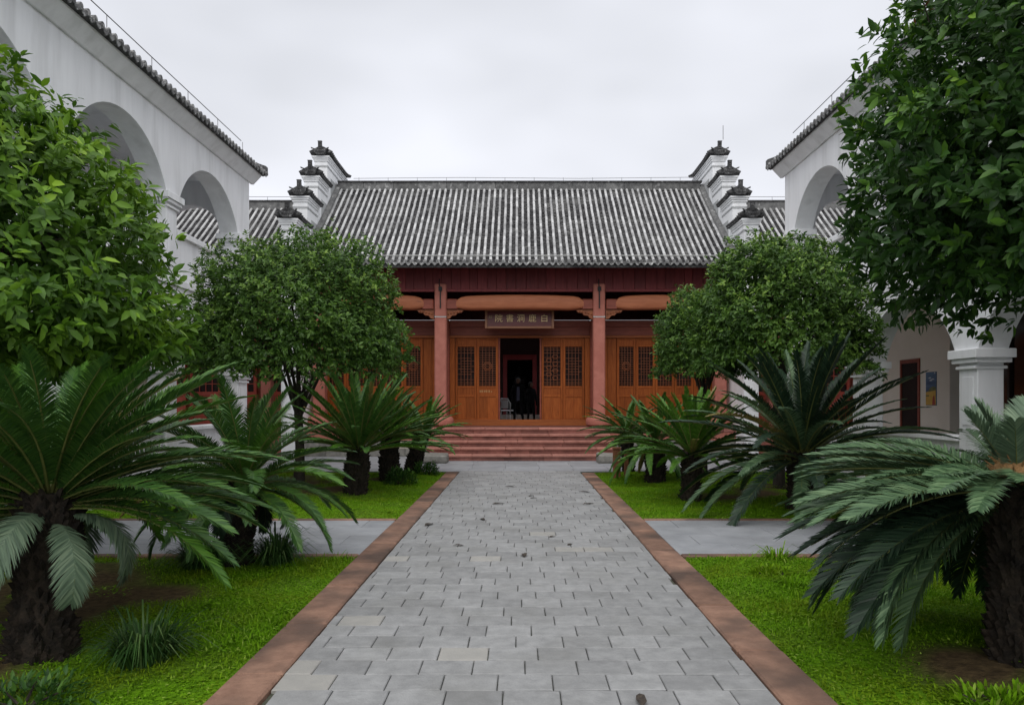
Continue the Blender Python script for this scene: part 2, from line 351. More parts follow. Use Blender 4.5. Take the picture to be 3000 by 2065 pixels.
# lawns
SOIL = [(-3.35, 5.8, .85), (-3.9, 6.6, .8), (2.55, 4.25, .45), (-3.3, 4.3, .75), (-4.3, 5.6, 1.1), (-2.9, 6.2, .45), (3.2, 3.9, .55), (4.6, 4.0, .9), (3.3, 12.2, .55), (4.0, 12.6, .7), (-3.2, 12.8, .8), (-4.3, 14.3, .9),
        (-2.8, 15.2, .35), (5.2, 5.6, 1.0), (4.6, 13.7, .8)]
def soilness(x, y):
    s = np.zeros_like(x)
    for a, b, r in SOIL:
        d = np.hypot(x-a, y-b)/r
        s = np.maximum(s, np.clip(1.25-d, 0, 1))
    n = .5+.25*np.sin(x*5.1+np.sin(y*3.7))+.25*np.sin(y*6.3+np.sin(x*4.1)*1.4)
    return np.clip(s*1.15+(n-.50)*.55, 0, 1)
def soil_mat():
    m = bpy.data.materials.new('mossy lawn ground'); m.use_nodes = True
    t = m.node_tree; n = t.nodes; L = t.links; b = n['Principled BSDF']; b.inputs['Roughness'].default_value = .95
    b.inputs['Specular IOR Level'].default_value = .1
    g_ = n.new('ShaderNodeNewGeometry')
    a = n.new('ShaderNodeTexNoise'); a.inputs['Scale'].default_value = 22; a.inputs['Detail'].default_value = 6
    L.new(g_.outputs['Position'], a.inputs['Vector'])
    r1 = n.new('ShaderNodeValToRGB'); r1.color_ramp.elements[0].position = .3; r1.color_ramp.elements[1].position = .7
    r1.color_ramp.elements[0].color = (.06, .14, .004, 1); r1.color_ramp.elements[1].color = (.125, .27, .006, 1)
    r2 = n.new('ShaderNodeValToRGB'); r2.color_ramp.elements[0].position = .3; r2.color_ramp.elements[1].position = .7
    r2.color_ramp.elements[0].color = (.04, .028, .015, 1); r2.color_ramp.elements[1].color = (.10, .07, .035, 1)
    L.new(a.outputs['Fac'], r1.inputs[0]); L.new(a.outputs['Fac'], r2.inputs[0])
    at = n.new('ShaderNodeAttribute'); at.attribute_name = 'tone'
    x = n.new('ShaderNodeMixRGB'); L.new(at.outputs['Fac'], x.inputs[0]); L.new(r1.outputs[0], x.inputs[1]); L.new(r2.outputs[0], x.inputs[2])
    L.new(x.outputs[0], b.inputs['Base Color'])
    bp = n.new('ShaderNodeBump'); bp.inputs['Strength'].default_value = .8; bp.inputs['Distance'].default_value = .02
    bn = n.new('ShaderNodeTexNoise'); bn.inputs['Scale'].default_value = 60; bn.inputs['Detail'].default_value = 5
    L.new(g_.outputs['Position'], bn.inputs['Vector']); L.new(bn.outputs['Fac'], bp.inputs['Height']); L.new(bp.outputs[0], b.inputs['Normal'])
    return m
MT['lawn'] = soil_mat()
def hgt(x, y, x0, x1, y0, y1):
    e = np.minimum(np.minimum(x-x0, x1-x), np.minimum(y-y0, y1-y))
    h = .030*np.sin(x*1.7+y*.6)+.022*np.sin(y*2.3-x*1.1)+.010*np.sin(x*7+y*5)
    return -.022+np.clip(e/.5, 0, 1)*(.045+h)
def lawn(nm, x0, x1, y0, y1, dens, seed):
    r_ = np.random.default_rng(seed)
    nx, ny = int((x1-x0)/.07)+1, int((y1-y0)/.07)+1
    X, Y = np.meshgrid(np.linspace(x0, x1, nx), np.linspace(y0, y1, ny)); X = X.ravel(); Y = Y.ravel()
    Z = hgt(X, Y, x0, x1, y0, y1)
    i = np.arange(nx*ny).reshape(ny, nx)
    F = np.stack([i[:-1,:-1], i[:-1,1:], i[1:,1:], i[1:,:-1]], -1).reshape(-1, 4)
    o = obj(nm, np_mesh(nm, np.stack([X, Y, Z], 1), None, 'lawn', F, tone=soilness(X, Y), smooth=True)); tag(o, kind='structure')
    # grass blades and small clover leaves
    n = int((x1-x0)*(y1-y0)*dens)
    px = r_.uniform(x0-.05, x1+.05, n); py = r_.uniform(y0-.03, y1+.03, n)
    rag = .025+.025*np.sin(py*9+np.sin(py*23))+.012*np.sin(py*41); ok = (px > x0-rag) & (px < x1+rag); px, py = px[ok], py[ok]; n = len(px)
    keep = r_.uniform(0, 1, n) > soilness(px, py)*1.25
    px, py = px[keep], py[keep]; n = len(px)
    pz = hgt(np.clip(px, x0, x1), np.clip(py, y0, y1), x0, x1, y0, y1)-.004
    cl = np.sin(px*3.1+1)*np.sin(py*2.7+np.sin(px*2))
    h = r_.uniform(.010, .034, n)*(1+.45*cl)*np.where(r_.uniform(0, 1, n) < .05, 2.1, 1)
    az = r_.uniform(0, 2*PI, n); wd = r_.uniform(.003, .006, n)*(1+.0)
    lean = r_.uniform(.1, 1.1, n)*h
    clo = r_.uniform(0, 1, n) < .30
    c, s_ = np.cos(az), np.sin(az)
    wd = np.where(clo, wd*2.4, wd); 
    B = np.stack([px, py, pz], 1)
    side = np.stack([-s_, c, 0*c], 1); fw = np.stack([c, s_, 0*c], 1)
    up = np.array([0, 0, 1.])
    a0 = B+np.where(clo, h*.7, 0)[:, None]*up
    mid = a0+fw*np.where(clo, .010, lean*.4)[:, None]+up*np.where(clo, .003, h*.6)[:, None]
    tip = a0+fw*np.where(clo, .021, lean)[:, None]+up*np.where(clo, .001, h)[:, None]
    V = np.stack([a0, mid-side*wd[:, None], tip, mid+side*wd[:, None]], 1).reshape(-1, 3)
    nc = int((x1-x0)*(y1-y0)*3.2); ccx = np.repeat(r_.uniform(x0+.1, x1-.1, nc), 42); ccy = np.repeat(r_.uniform(y0+.05, y1-.05, nc), 42); m_ = nc*42
    rad_ = np.repeat(r_.uniform(.03, .13, nc), 42)*np.sqrt(r_.uniform(0, 1, m_)); an = r_.uniform(0, 2*PI, m_); wx, wy = ccx+rad_*np.cos(an), ccy+rad_*np.sin(an)
    ln_ = r_.uniform(.012, .034, m_)[:, None]; az = r_.uniform(0, 2*PI, m_); fw = np.stack([np.cos(az), np.sin(az), r_.uniform(-.1, .6, m_)], 1); sd2 = np.stack([-np.sin(az), np.cos(az), 0*az], 1)
    b0 = np.stack([wx, wy, hgt(np.clip(wx, x0, x1), np.clip(wy, y0, y1), x0, x1, y0, y1)+r_.uniform(.008, .05, m_)], 1)
    V = np.concatenate([V, np.stack([b0, b0+fw*ln_*.55-sd2*ln_*.34, b0+fw*ln_, b0+fw*ln_*.55+sd2*ln_*.34], 1).reshape(-1, 3)]); n += m_
    F = np.arange(n*4).reshape(-1, 4)
    g_ = obj(nm.replace('lawn', 'grass'), np_mesh('grass', V, None, 'grass', F))
    tag(g_, kind='stuff'); g_['category'] = 'grass'
    return g_
xi = PW+KW+.004
for s, nm, yy, dens, lb in (
        (-1, 'lawn_left', (Y0, YC0-.02), 5200, 'short green grass of the near bed beside the thick trunked cycad'),
        (1, 'lawn_right', (Y0, YC0-.02), 5200, 'short green grass of the near bed under the drooping cycad'),
        (-1, 'far_lawn_left', (YC1+.02, YE), 2300, 'short green grass of the far bed with three cycads in a row'),
        (1, 'far_lawn_right', (YC1+.02, YE), 2300, 'short green grass of the far bed beside the wooden post')):
    a, b = sorted((s*xi, s*BX))
    o = lawn(nm, a, b, yy[0] if yy[0] > 0 else 2.6, yy[1], dens, hash(nm) % 100 if False else len(nm)*3+int(s))
    o['label'] = lb

# ------------------------------------------------------------------ roof tiles
def cover_row(nt_, run, rise, sag=.12, r=.040, seed=0, wob=.004, nseg=6, m='tile'):
    """a row of half-round cover tiles from the eave (0,0,0) up the slope, +Y and +Z"""
    rr = random.Random(seed); mb = MB()
    def c(s): return (s*run, s*rise-sag*4*s*(1-s)*.5)
    for i in range(nt_):
        s0, s1 = i/nt_, min(1, (i+1.06)/nt_)
        y0_, z0_ = c(s0); y1_, z1_ = c(s1); k = r*rr.uniform(.94, 1.06); dx = rr.uniform(-wob, wob)
        ring = []
        for (yy, zz, kk) in ((y0_, z0_, k*1.06), (y1_, z1_, k*.94)):
            ring.append([(dx+kk*math.cos(PI*j/nseg), yy-.25*kk*math.sin(PI*j/nseg), zz+kk*.95*math.sin(PI*j/nseg)) for j in range(nseg+1)])
        mb.rings(ring, False, False)
        n = len(mb.v); q = ring[0]
        mb.add(q, [tuple(range(len(q)))])
    return mb.mesh('cover_tile_row', m, True, 40)
def pan_row(nt_, run, rise, sag=.12, wdt=.15, seed=0, m='pan'):
    rr = random.Random(seed); mb = MB()
    def c(s): return (s*run, s*rise-sag*4*s*(1-s)*.5)
    for i in range(nt_):
        s0, s1 = i/nt_, min(1, (i+1.1)/nt_)
        y0_, z0_ = c(s0); y1_, z1_ = c(s1); lift = rr.uniform(.012, .026); tw = rr.uniform(-.006, .006)
        ring = []
        for (yy, zz) in ((y0_, z0_+lift), (y1_, z1_-.002)):
            ring.append([(wdt*(u-.5), yy, zz-.035+.14*(u-.5)**2*1.0+.01+tw*(u-.5)*8) for u in (0, .25, .5, .75, 1)])
        mb.rings(ring, False, False)
        q = ring[0]; mb.add(q+[(p[0], p[1]+.004, p[2]-lift) for p in q], [(j, j+1, j+6, j+5) for j in range(4)])
    return mb.mesh('pan_tile_row', m)
def drip_mesh(m='drip'):
    mb = MB()
    out = [(-.078, .02), (-.07, -.02), (-.045, -.065), (0, -.098), (.045, -.065), (.07, -.02), (.078, .02), (.04, -.008), (0, -.016), (-.04, -.008)]
    mb.poly(out, 'y', -.012, .006)
    return mb.mesh('drip_tile', m)
def cap_mesh(m='drip'):
    mb = MB(); n = 10
    mb.rings([[(.056*math.cos(2*PI*j/n), y_, .012+.056*math.sin(2*PI*j/n)) for j in range(n)] for y_ in (-.02, .03)])
    mb.rings([[(.03*math.cos(2*PI*j/n), y_, .012+.03*math.sin(2*PI*j/n)) for j in range(n)] for y_ in (-.028, -.019)])
    return mb.mesh('eave_tile', m)
DRIP, CAP = drip_mesh(), cap_mesh()
def tile_field(roof, x0, x1, sp, ye, ze, yr, zr, nt_=22, npn=46, sag=.12, mats=('tile', 'pan')):
    """fills a slope facing -Y with rows; roof = parent part"""
    n = int(round((x1-x0)/sp)); sp = (x1-x0)/n
    cov = [cover_row(nt_, yr-ye, zr-ze, sag, seed=q, m=mats[0]) for q in range(4)]
    pan = [pan_row(npn, yr-ye, zr-ze, sag, sp*.98, seed=q+9, m=mats[1]) for q in range(4)]
    for i in range(n+1):
        x = x0+i*sp
        obj('cover_tile_row', random.choice(cov), roof, (x, ye, ze+.005))
        obj('eave_tile', CAP, roof, (x, ye-.012, ze))
        if i < n:
            obj('pan_tile_row', random.choice(pan), roof, (x+sp/2, ye+.005, ze-.01))
            obj('drip_tile', DRIP, roof, (x+sp/2, ye-.02, ze-.012), (random.uniform(-.12, .05), 0, random.uniform(-.05, .05)))

# ------------------------------------------------------------------ main hall
PF = .834                                    # platform height
hall = thing('main_hall', 'red timber hall with grey tiled roof and open doorway above the steps', 'building', (0, 23, 0))
hall.location = (0, 0, 0)
EY, EZ, RY, RZ = 21.0, 5.47, 25.2, 8.72
HX = 6.08
# platform
pl = MB().box(-6.5, 6.5, 21.43, 28.2, 0, PF-.06).build('platform', 'greystone', hall)
x = -6.55
while x < 6.5:                                # capstones of the platform edge
    L = min(random.uniform(1.0, 1.5), 6.55-x)
    MB().bbox(x+.003, x+L-.003, 21.38, 21.95, PF-.13, PF, .012).build('edge_stone', 'step', pl); x += L
MB().box(-6.5, 6.5, 21.95, 28.2, PF-.06, PF-.004).build('platform_floor', 'step', pl)
for s in (-1, 1):                             # courses of the retaining face either side of the steps
    for j, (z0, z1) in enumerate(((.005, .22), (.225, .46), (.465, .70))):
        x = 2.5
        while x < 6.5:
            L = min(random.uniform(.5, 1.0), 6.5-x)
            if L < .12: break
            MB().bbox(*sorted((s*(x+.004), s*(x+L-.004))), 21.395+random.uniform(-.006, .006), 21.45, z0, z1, .008).build(
                'facing_stone', 'cream' if (j == 1 and 2.6 < x < 3.6) else ('pink' if j == 2 else 'greystone'), pl); x += L
# steps
NS = 5; SR = PF/NS; SY = 19.8; ST = .32
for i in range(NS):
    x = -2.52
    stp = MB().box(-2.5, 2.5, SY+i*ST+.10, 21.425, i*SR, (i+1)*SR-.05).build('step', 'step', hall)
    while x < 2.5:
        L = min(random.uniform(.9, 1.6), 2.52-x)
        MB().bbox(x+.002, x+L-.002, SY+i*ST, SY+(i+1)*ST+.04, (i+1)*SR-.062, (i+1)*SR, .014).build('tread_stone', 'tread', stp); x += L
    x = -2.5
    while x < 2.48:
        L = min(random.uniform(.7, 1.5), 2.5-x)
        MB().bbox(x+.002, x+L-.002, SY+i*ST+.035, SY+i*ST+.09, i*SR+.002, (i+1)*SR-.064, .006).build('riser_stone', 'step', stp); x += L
# columns with drum plinths
for x in (-5.85, -2.31, 2.31, 5.85):
    c = MB().bbox(x-.175, x+.175, 21.83, 22.17, PF+.30, 4.02, .03).build('column', 'pink', hall)
    MB().bbox(x-.173, x+.173, 21.832, 22.168, 4.05, 5.0, .03).build('upper_shaft', 'pink', c)
    MB().box(x-.168, x+.168, 21.836, 22.164, 4.015, 4.055).build('joint_band', 'mortar', c)
    MB().lathe([(.30, 0), (.37, .06), (.385, .16), (.36, .25), (.30, .30), (.26, .315)], (x, 22, PF), 24).build('plinth', 'pink', c, True)
    h = MB().box(x-.016, x+.016, 21.79, 21.825, 4.28, 4.86).tube([(x, 21.81, 4.84), (x-.03, 21.74, 5.0), (x-.02, 21.80, 5.12)], .016, 6)
    h.box(x-.05, x+.05, 21.78, 21.826, 4.78, 4.90).build('iron_hook', 'iron', c)
# moon beams
def moon_beam(x0, x1, zc, hh, yc=22.0, dep=.17):
    mb = MB(); N = 26; rs = []
    for i in range(N+1):
        u = i/N; x = x0+(x1-x0)*u; e = min(u, 1-u)*(x1-x0)
        k = min(1, e/.42); top = zc+hh*(.24+.28*math.sqrt(max(0, 1-(1-k)**2)))+.05*math.sin(PI*u)
        bot = zc-hh*(.46)+.03*math.sin(PI*u)+.07*(1-min(1, e/.5))**2
        d = dep*(.72+.28*math.sqrt(max(0, 1-(1-k)**2)))
        ring = []
        for q in range(20):
            a = 2*PI*q/20; ca, sa = math.cos(a), math.sin(a)
            ex = .55
            ring.append((x, yc+d*math.copysign(abs(ca)**ex, ca), (top+bot)/2+(top-bot)/2*math.copysign(abs(sa)**ex, sa)))
        rs.append(ring)
    return mb.rings(rs)
for (a, b) in ((-1.86, 1.86), (-5.4, -2.80), (2.80, 5.4)):
    bm_ = moon_beam(a, b, 4.42, .42).build('moon_beam', 'beam', hall, True, 50)
    for s, xe in ((-1, a), (1, b)):
        xo = xe+s*.29 if abs(xe) < 5 else xe+s*.28
        lo_, hi_ = sorted((xe-s*.05, xo))
        MB().bbox(lo_, hi_, 21.88, 22.12, 4.27, 4.56, .03).build('beam_tenon', 'redwood', bm_)
        # carved bracket below the tenon
        br = MB(); w0 = xo; d = -s
        out = [(w0, 4.265), (w0+d*.50, 4.24), (w0+d*.44, 4.17), (w0+d*.33, 4.16), (w0+d*.27, 4.09), (w0+d*.16, 4.08), (w0+d*.10, 4.0), (w0, 3.97)]
        br.poly(out, 'y', 21.95, 22.05)
        for q in range(5):
            br.lathe([(.012, -.02), (.03, 0), (.012, .02)], (w0+d*(.06+.085*q), 21.945, 4.20-.02*(4-q)), 6)
        br.build('carved_bracket', 'lattice', bm_)
# fascia boards and rail under the eave
x = -6.05
fr = MB().box(-6.05, 6.05, 21.92, 22.0, 4.80, 5.70).build('fascia', 'darkred', hall)
while x < 6.04:
    L = min(random.uniform(.22, .34), 6.05-x)
    MB().bbox(x+.004, x+L-.004, 21.885+random.uniform(-.004, .004), 21.925, 4.84, 5.68, .006).build('fascia_board', 'darkred', fr); x += L
for (a, b) in ((-6.05, -2.5), (-2.12, 2.12), (2.5, 6.05)):
    MB().bbox(a, b, 21.855, 21.92, 4.765, 4.845, .008).build('fascia_rail', 'darkred', fr)
MB().box(-6.0, 6.0, 22.06, 23.15, 5.02, 5.06).build('porch_ceiling', 'darkred', hall)
for x in np.arange(-5.6, 5.7, .55):
    MB().box(x-.05, x+.05, 22.06, 23.15, 4.93, 5.018).build('porch_joist', 'darkred', hall)
# front timber wall
WY = 23.2
for s in (-1, 1):
    for xx, w_ in ((2.16, .28), (5.95, .2)):
        MB().bbox(*sorted((s*(xx), s*(xx+w_))), WY-.14, WY+.14, PF, 4.07, .02).build('wall_post', 'redwood', hall)
for (a, b) in ((-5.95, -2.44), (-2.16, 2.16), (2.44, 5.95)):
    MB().bbox(a, b, WY-.10, WY+.08, 3.86, 4.07, .012).build('top_beam', 'redwood', hall)
    MB().bbox(a, b, WY-.06, WY+.06, 3.60, 3.857, .006).build('frieze_board', 'redwood', hall)
    MB().bbox(a, b, WY-.12, WY+.10, 3.53, 3.597, .012).build('lintel', 'woodrail', hall)
    MB().bbox(a, b, WY-.13, WY+.11, PF, 1.015, .012).build('sill', 'woodrail', hall)
def lattice(x0, x1, z0, z1, y, style, parent):
    mb = MB(); t_ = .011
    def hb(xa, xb, z): mb.box(xa, xb, y-.012, y+.012, z-t_/2, z+t_/2)
    def vb(x, za, zb): mb.box(x-t_/2, x+t_/2, y-.0135, y+.0135, za, zb)
    W_, H_ = x1-x0, z1-z0
    for k in range(1, 5): vb(x0+W_*k/5, z0, z1)
    for f in (.04, .09, .16, .84, .91, .96): hb(x0, x1, z0+H_*f)
    if style == 0:
        for k in range(2, 9): hb(x0+(W_*.2 if k % 2 else 0), x1-(0 if k % 2 else W_*.2), z0+H_*(.16+.68*k/10))
    elif style == 1:
        for k in range(1, 12): hb(x0, x1, z0+H_*(.16+.68*k/12))
        for rr_ in (.09, .13):
            pts = [(x0+W_/2+rr_*math.cos(a), y-.016, z0+H_*.5+rr_*math.sin(a)) for a in np.linspace(0, 2*PI, 17)]
            mb.tube(pts, .010, 5, False)
    else:
        for k in range(7):
            cx_ = x0+W_*(.3 if k % 2 else .68); cz_ = z0+H_*(.2+.09*k)
            pts = [(cx_+.08*math.cos(a)*(1+.2*math.sin(3*a)), y-.015, cz_+.06*math.sin(a)) for a in np.linspace(0, 2*PI, 13)]
            mb.tube(pts, .009, 5, False)
        for k in range(1, 6): hb(x0, x1, z0+H_*(.16+.68*k/6))
    mb.build('lattice', 'lattice', parent)
    MB().box(x0, x1, y+.03, y+.036, z0, z1).build('lattice_backing', 'backing', parent)  # flat dark sheet paints the interior shade
def leaf(x0, x1, style):
    z0, z1 = 1.018, 3.527
    lf = MB(); y0_, y1_ = WY-.045, WY+.03; st = .075
    lf.bbox(x0+.004, x0+st, y0_, y1_, z0, z1, .006); lf.bbox(x1-st, x1-.004, y0_, y1_, z0, z1, .006)
    for (a, b) in ((z0, 1.06), (1.71, 1.775), (1.985, 2.05), (3.26, 3.30), (3.47, z1)): lf.box(x0+st, x1-st, y0_+.004, y1_-.004, a, b)
    o = lf.build('door_leaf', 'wood', hall)
    for (a, b) in ((1.06, 1.71), (1.775, 1.985), (3.30, 3.47)):
        n_ = 2 if b-a > .4 else 1; xa = x0+st; wv = (x1-x0-2*st)/n_
        for q in range(n_):
            MB().bbox(xa+q*wv+.001, xa+(q+1)*wv-.001, y0_+.022+.002*q, y1_-.012, a, b, .003).build('panel', 'wood', o)
    lattice(x0+st, x1-st, 2.05, 3.26, WY-.012, style, o)
    return o
DL = [(-1.995, -1.33, 0), (-1.33, -.665, 1), (.665, 1.33, 2), (1.33, 1.995, 0)]
leaves = [leaf(*d) for d in DL]
for s in (-1, 1):
    MB().bbox(*sorted((s*2.0, s*2.158)), WY-.08, WY+.05, 1.016, 3.528, .008).build('door_jamb', 'wood', hall)
    MB().bbox(*sorted((s*.612, s*.662)), WY-.07, WY+.06, 1.016, 3.528, .006).build('door_jamb', 'redwood', hall)
    for q in range(2):                                  # plank panel beside the column
        MB().bbox(*sorted((s*(2.445+q*.27), s*(2.445+(q+1)*.27-.004))), WY-.03-.004*q, WY+.03, 1.016, 3.528, .006).build('plank', 'wood', hall)
    for q in range(5):
        a, b = 2.99+q*.592, 2.99+(q+1)*.592
        leaf(*sorted((s*a, s*b)), [1, 0, 2, 0, 1][q])
# small gilt inscription on the second leaf
ins = MB(); y_ = WY-.026
for q in range(6):
    xx = -1.25+q*.068+(.02 if q > 4 else 0); sz = .05 if q < 5 else .03
    for (a, b, c_, d) in ((0, 1, .9, 1), (0, 1, .45, .56), (0, 1, 0, .1), (.44, .56, 0, 1), ((0, .12, .1, .9) if q % 2 else (.88, 1, .1, .9))):
        ins.box(xx+a*sz, xx+b*sz, y_-.002, y_, 1.855+c_*sz*1.25, 1.855+d*sz*1.25)
ins.build('inscription', 'gold', leaves[1])
# side walls, rear wall with its opening, interior floor
for s in (-1, 1):
    MB().box(*sorted((s*5.98, s*6.14)), WY+.15, 27.5, PF, 7.0).build('inner_side_wall', 'darkred', hall)
    MB().box(*sorted((s*1.1, s*5.97)), 27.3, 27.42, PF, 4.48).build('rear_wall', 'innerred', hall)
MB().box(-5.97, 5.97, 27.3, 27.42, 4.545, 6.9).build('rear_frieze', 'darkred', hall)
# roof
roof = MB()
for i in range(10):
    s0, s1 = i/10, (i+1)/10
    f = lambda s: (EY+.03+(RY-EY-.03)*s, EZ-.055+(RZ-EZ)*s-.24*s*(1-s))
    (ya, za), (yb, zb) = f(s0), f(s1)
    roof.box(0, 0, 0, 0, 0, 0) if False else roof.add(
        [(-HX-.04, ya, za), (HX+.04, ya, za), (HX+.04, yb, zb), (-HX-.04, yb, zb), (-HX-.04, ya, za-.1), (HX+.04, ya, za-.1), (HX+.04, yb, zb-.1), (-HX-.04, yb, zb-.1)],
        [(0, 1, 2, 3), (7, 6, 5, 4), (0, 4, 5, 1), (3, 2, 6, 7)])
roof.add([(-HX, RY, RZ-.06), (HX, RY, RZ-.06), (HX, 27.7, 6.75), (-HX, 27.7, 6.75), (-HX, RY, RZ-.16), (HX, RY, RZ-.16), (HX, 27.7, 6.65), (-HX, 27.7, 6.65)],
         [(0, 1, 2, 3), (7, 6, 5, 4), (2, 6, 7, 3)])
roof = roof.build('roof', 'pan', hall)
tile_field(roof, -HX+.13, HX-.13, .184, EY, EZ, RY-.08, RZ-.05)
for s in (-1, 1):                                       # verge band against the gables
    rs = []
    for i in range(11):
        s_ = i/10; yv = EY+(RY-EY)*s_; zv = EZ+(RZ-EZ)*s_-.24*s_*(1-s_)
        rs.append([(s*(HX-.10), yv, zv-.02), (s*(HX-.08), yv, zv+.11), (s*(HX+.06), yv, zv+.15), (s*(HX+.07), yv, zv-.02)])
    MB().rings(rs).build('verge', 'ridge', roof)
MB().tube([(-HX+.1, EY+.19, EZ+.215), (HX-.1, EY+.19, EZ+.215)], .013, 6).build('eave_rail', 'mortar', roof)
x = -HX
while x < HX:                                           # ridge built of blocks
    L = min(random.uniform(.6, 1.0), HX-x)
    if L < .1: break
    MB().bbox(x+.002, x+L-.002, RY-.14, RY+.14, RZ-.10, RZ+.16+random.uniform(-.006, .006), .01).build('ridge_block', 'ridge', roof); x += L
MB().box(-HX, HX, RY-.18, RY+.18, RZ+.165, RZ+.205).build('ridge_cap', 'tiledark', roof)
lw = MB().tube([(-HX+.5, RY, RZ+.33), (-2, RY, RZ+.36), (2, RY, RZ+.33), (HX-.2, RY, RZ+.37)], .009, 5)
for x in np.arange(-5.4, 6, .98): lw.tube([(x, RY, RZ+.2), (x, RY, RZ+.36)], .008, 5)
lw.build('lightning_wire', 'wire', roof)

# stepped gable walls
FY = [20.62, 21.74, 22.86, 24.0]; FT = [6.58, 7.50, 8.42, 9.40]      # front of each step, underside of its tiles
def cap_tiles(parent, xc, ya, yb, z, up_back):
    """tiled coping along Y, upturned at its front end"""
    N = 12; hw = .335; mb = MB(); rs = []
    for i in range(N+1):
        u = i/N; y = ya+(yb-ya)*u
        lift = .09*max(0, 1-u/.35)**2+(.12*max(0, (u-.7)/.3)**2 if up_back else 0)
        rs.append([(xc-hw, y, z+lift), (xc-hw, y, z+.045+lift), (xc-.07, y, z+.20+lift), (xc+.07, y, z+.20+lift), (xc+hw, y, z+.045+lift), (xc+hw, y, z+lift)])
    c = mb.rings(rs).build('coping', 'tiledark', parent)
    rows = MB(); n = int((yb-ya)/.13)
    for i in range(n):
        u = (i+.5)/n; y = ya+(yb-ya)*u; lift = .09*max(0, 1-u/.35)**2+(.12*max(0, (u-.7)/.3)**2 if up_back else 0)
        for s in (-1, 1):
            rows.tube([(xc+s*.06, y, z+.205+lift), (xc+s*(hw+.03), y, z+.055+lift)], .032, 6)
    rows.tube([(xc, ya, z+.30), (xc, ya+(yb-ya)*.35, z+.225), (xc, yb-.05, z+.225+(.12 if up_back else 0))], .055, 8)
    rows.build('coping_tiles', 'tiledark', parent)
def finial(parent, xc, y, z, s, k=.78):
    mb = MB(); X0, Y0_, Z0_ = xc, y, z
    prof = [(-.27, .20), (-.31, .24), (-.22, .235), (-.10, .19), (.10, .19), (.22, .235), (.31, .24), (.27, .20), (.235, .09), (.15, .0), (-.15, .0), (-.235, .09)]
    mb.poly([(xc+a, z+b) for a, b in prof], 'y', y-.06, y+.12)
    for q in range(5):                                  # moulded petals on the boat's face
        xx = xc-.15+.075*q; mb.lathe([(.012, -.06), (.034, 0), (.012, .06)], (xx, y-.06, z+.10+.012*abs(q-2)), 6)
    mb.tube([(xc-.29, y-.02, z+.24), (xc-.36, y-.02, z+.27), (xc-.34, y-.02, z+.23)], [.03, .025, .012], 6)
    mb.tube([(xc+.29, y-.02, z+.24), (xc+.36, y-.02, z+.27), (xc+.34, y-.02, z+.23)], [.03, .025, .012], 6)
    pil = [(y-.02, z+.19), (y-.04, z+.52), (y+.05, z+.52), (y+.09, z+.36), (y+.20, z+.19)]
    mb.poly([(a, b) for a, b in pil], 'x', xc-.075, xc+.075)
    for q in range(4): mb.box(xc-.05, xc+.05, y-.056, y-.03, z+.23+.07*q, z+.27+.07*q)
    mb.box(xc-.085, xc+.085, y-.05, y+.06, z+.515, z+.545)
    mb.v = [(X0+(a-X0)*k, Y0_+(b-Y0_)*k, Z0_+(c-Z0_)*k) for a, b, c in mb.v]
    mb.build('finial', 'tiledark', parent)
for s in (-1, 1):
    xa, xb = sorted((s*(HX+.075), s*(HX+.475))); xc = (xa+xb)/2
    ys = FY+[26.4]; gw = MB()
    for k in range(4):
        gw.box(xa, xb, ys[k], ys[k+1] if k < 3 else 26.4, 0, FT[k]-.16)
    mid = 25.2
    for k in (2, 1, 0):
        gw.box(xa, xb, 2*mid-ys[k+1], 2*mid-ys[k], 0, FT[k]-.16)
    gwo = gw.build('gable_wall', 'plaster', hall)
    for k in range(4):
        ye_ = (ys[k+1]+.02) if k < 3 else 26.55
        cb = MB()
        for q, (e, z0, z1) in enumerate(((.02, -.30, -.245), (.03, -.158, -.10), (.055, -.098, -.05), (.08, -.048, .0))):
            cb.box(xa-e, xb+e, ys[k]-e, ye_-.01*q-(.0 if k < 3 else 0), FT[k]+z0, FT[k]+z1)
        cb.build('corbel_course', 'plaster', gwo)
        ln = MB().box(xa-.012, xb+.012, ys[k]-.012, ye_-.03, FT[k]-.345, FT[k]-.325); ln.build('drawn_line', 'greypanel', gwo)
        cap_tiles(gwo, xc, ys[k]-.07, ye_+(.18 if k == 3 else .10), FT[k]+.004, k == 3)
        finial(gwo, xc, ys[k]-.13, FT[k]+.02, s)
        inner = s*(HX+.075)
        MB().box(*sorted((inner, inner-s*.006)), ys[k]+.42, (ys[k+1]-.05 if k < 3 else 25.9), FT[k]-1.35, FT[k]-.58).build('grey_panel', 'greypanel', gwo)
MB().tube([(6.47, 23.9, 9.9), (6.47, 23.9, 10.35)], .012, 5).build('lightning_rod', 'wire', hall)

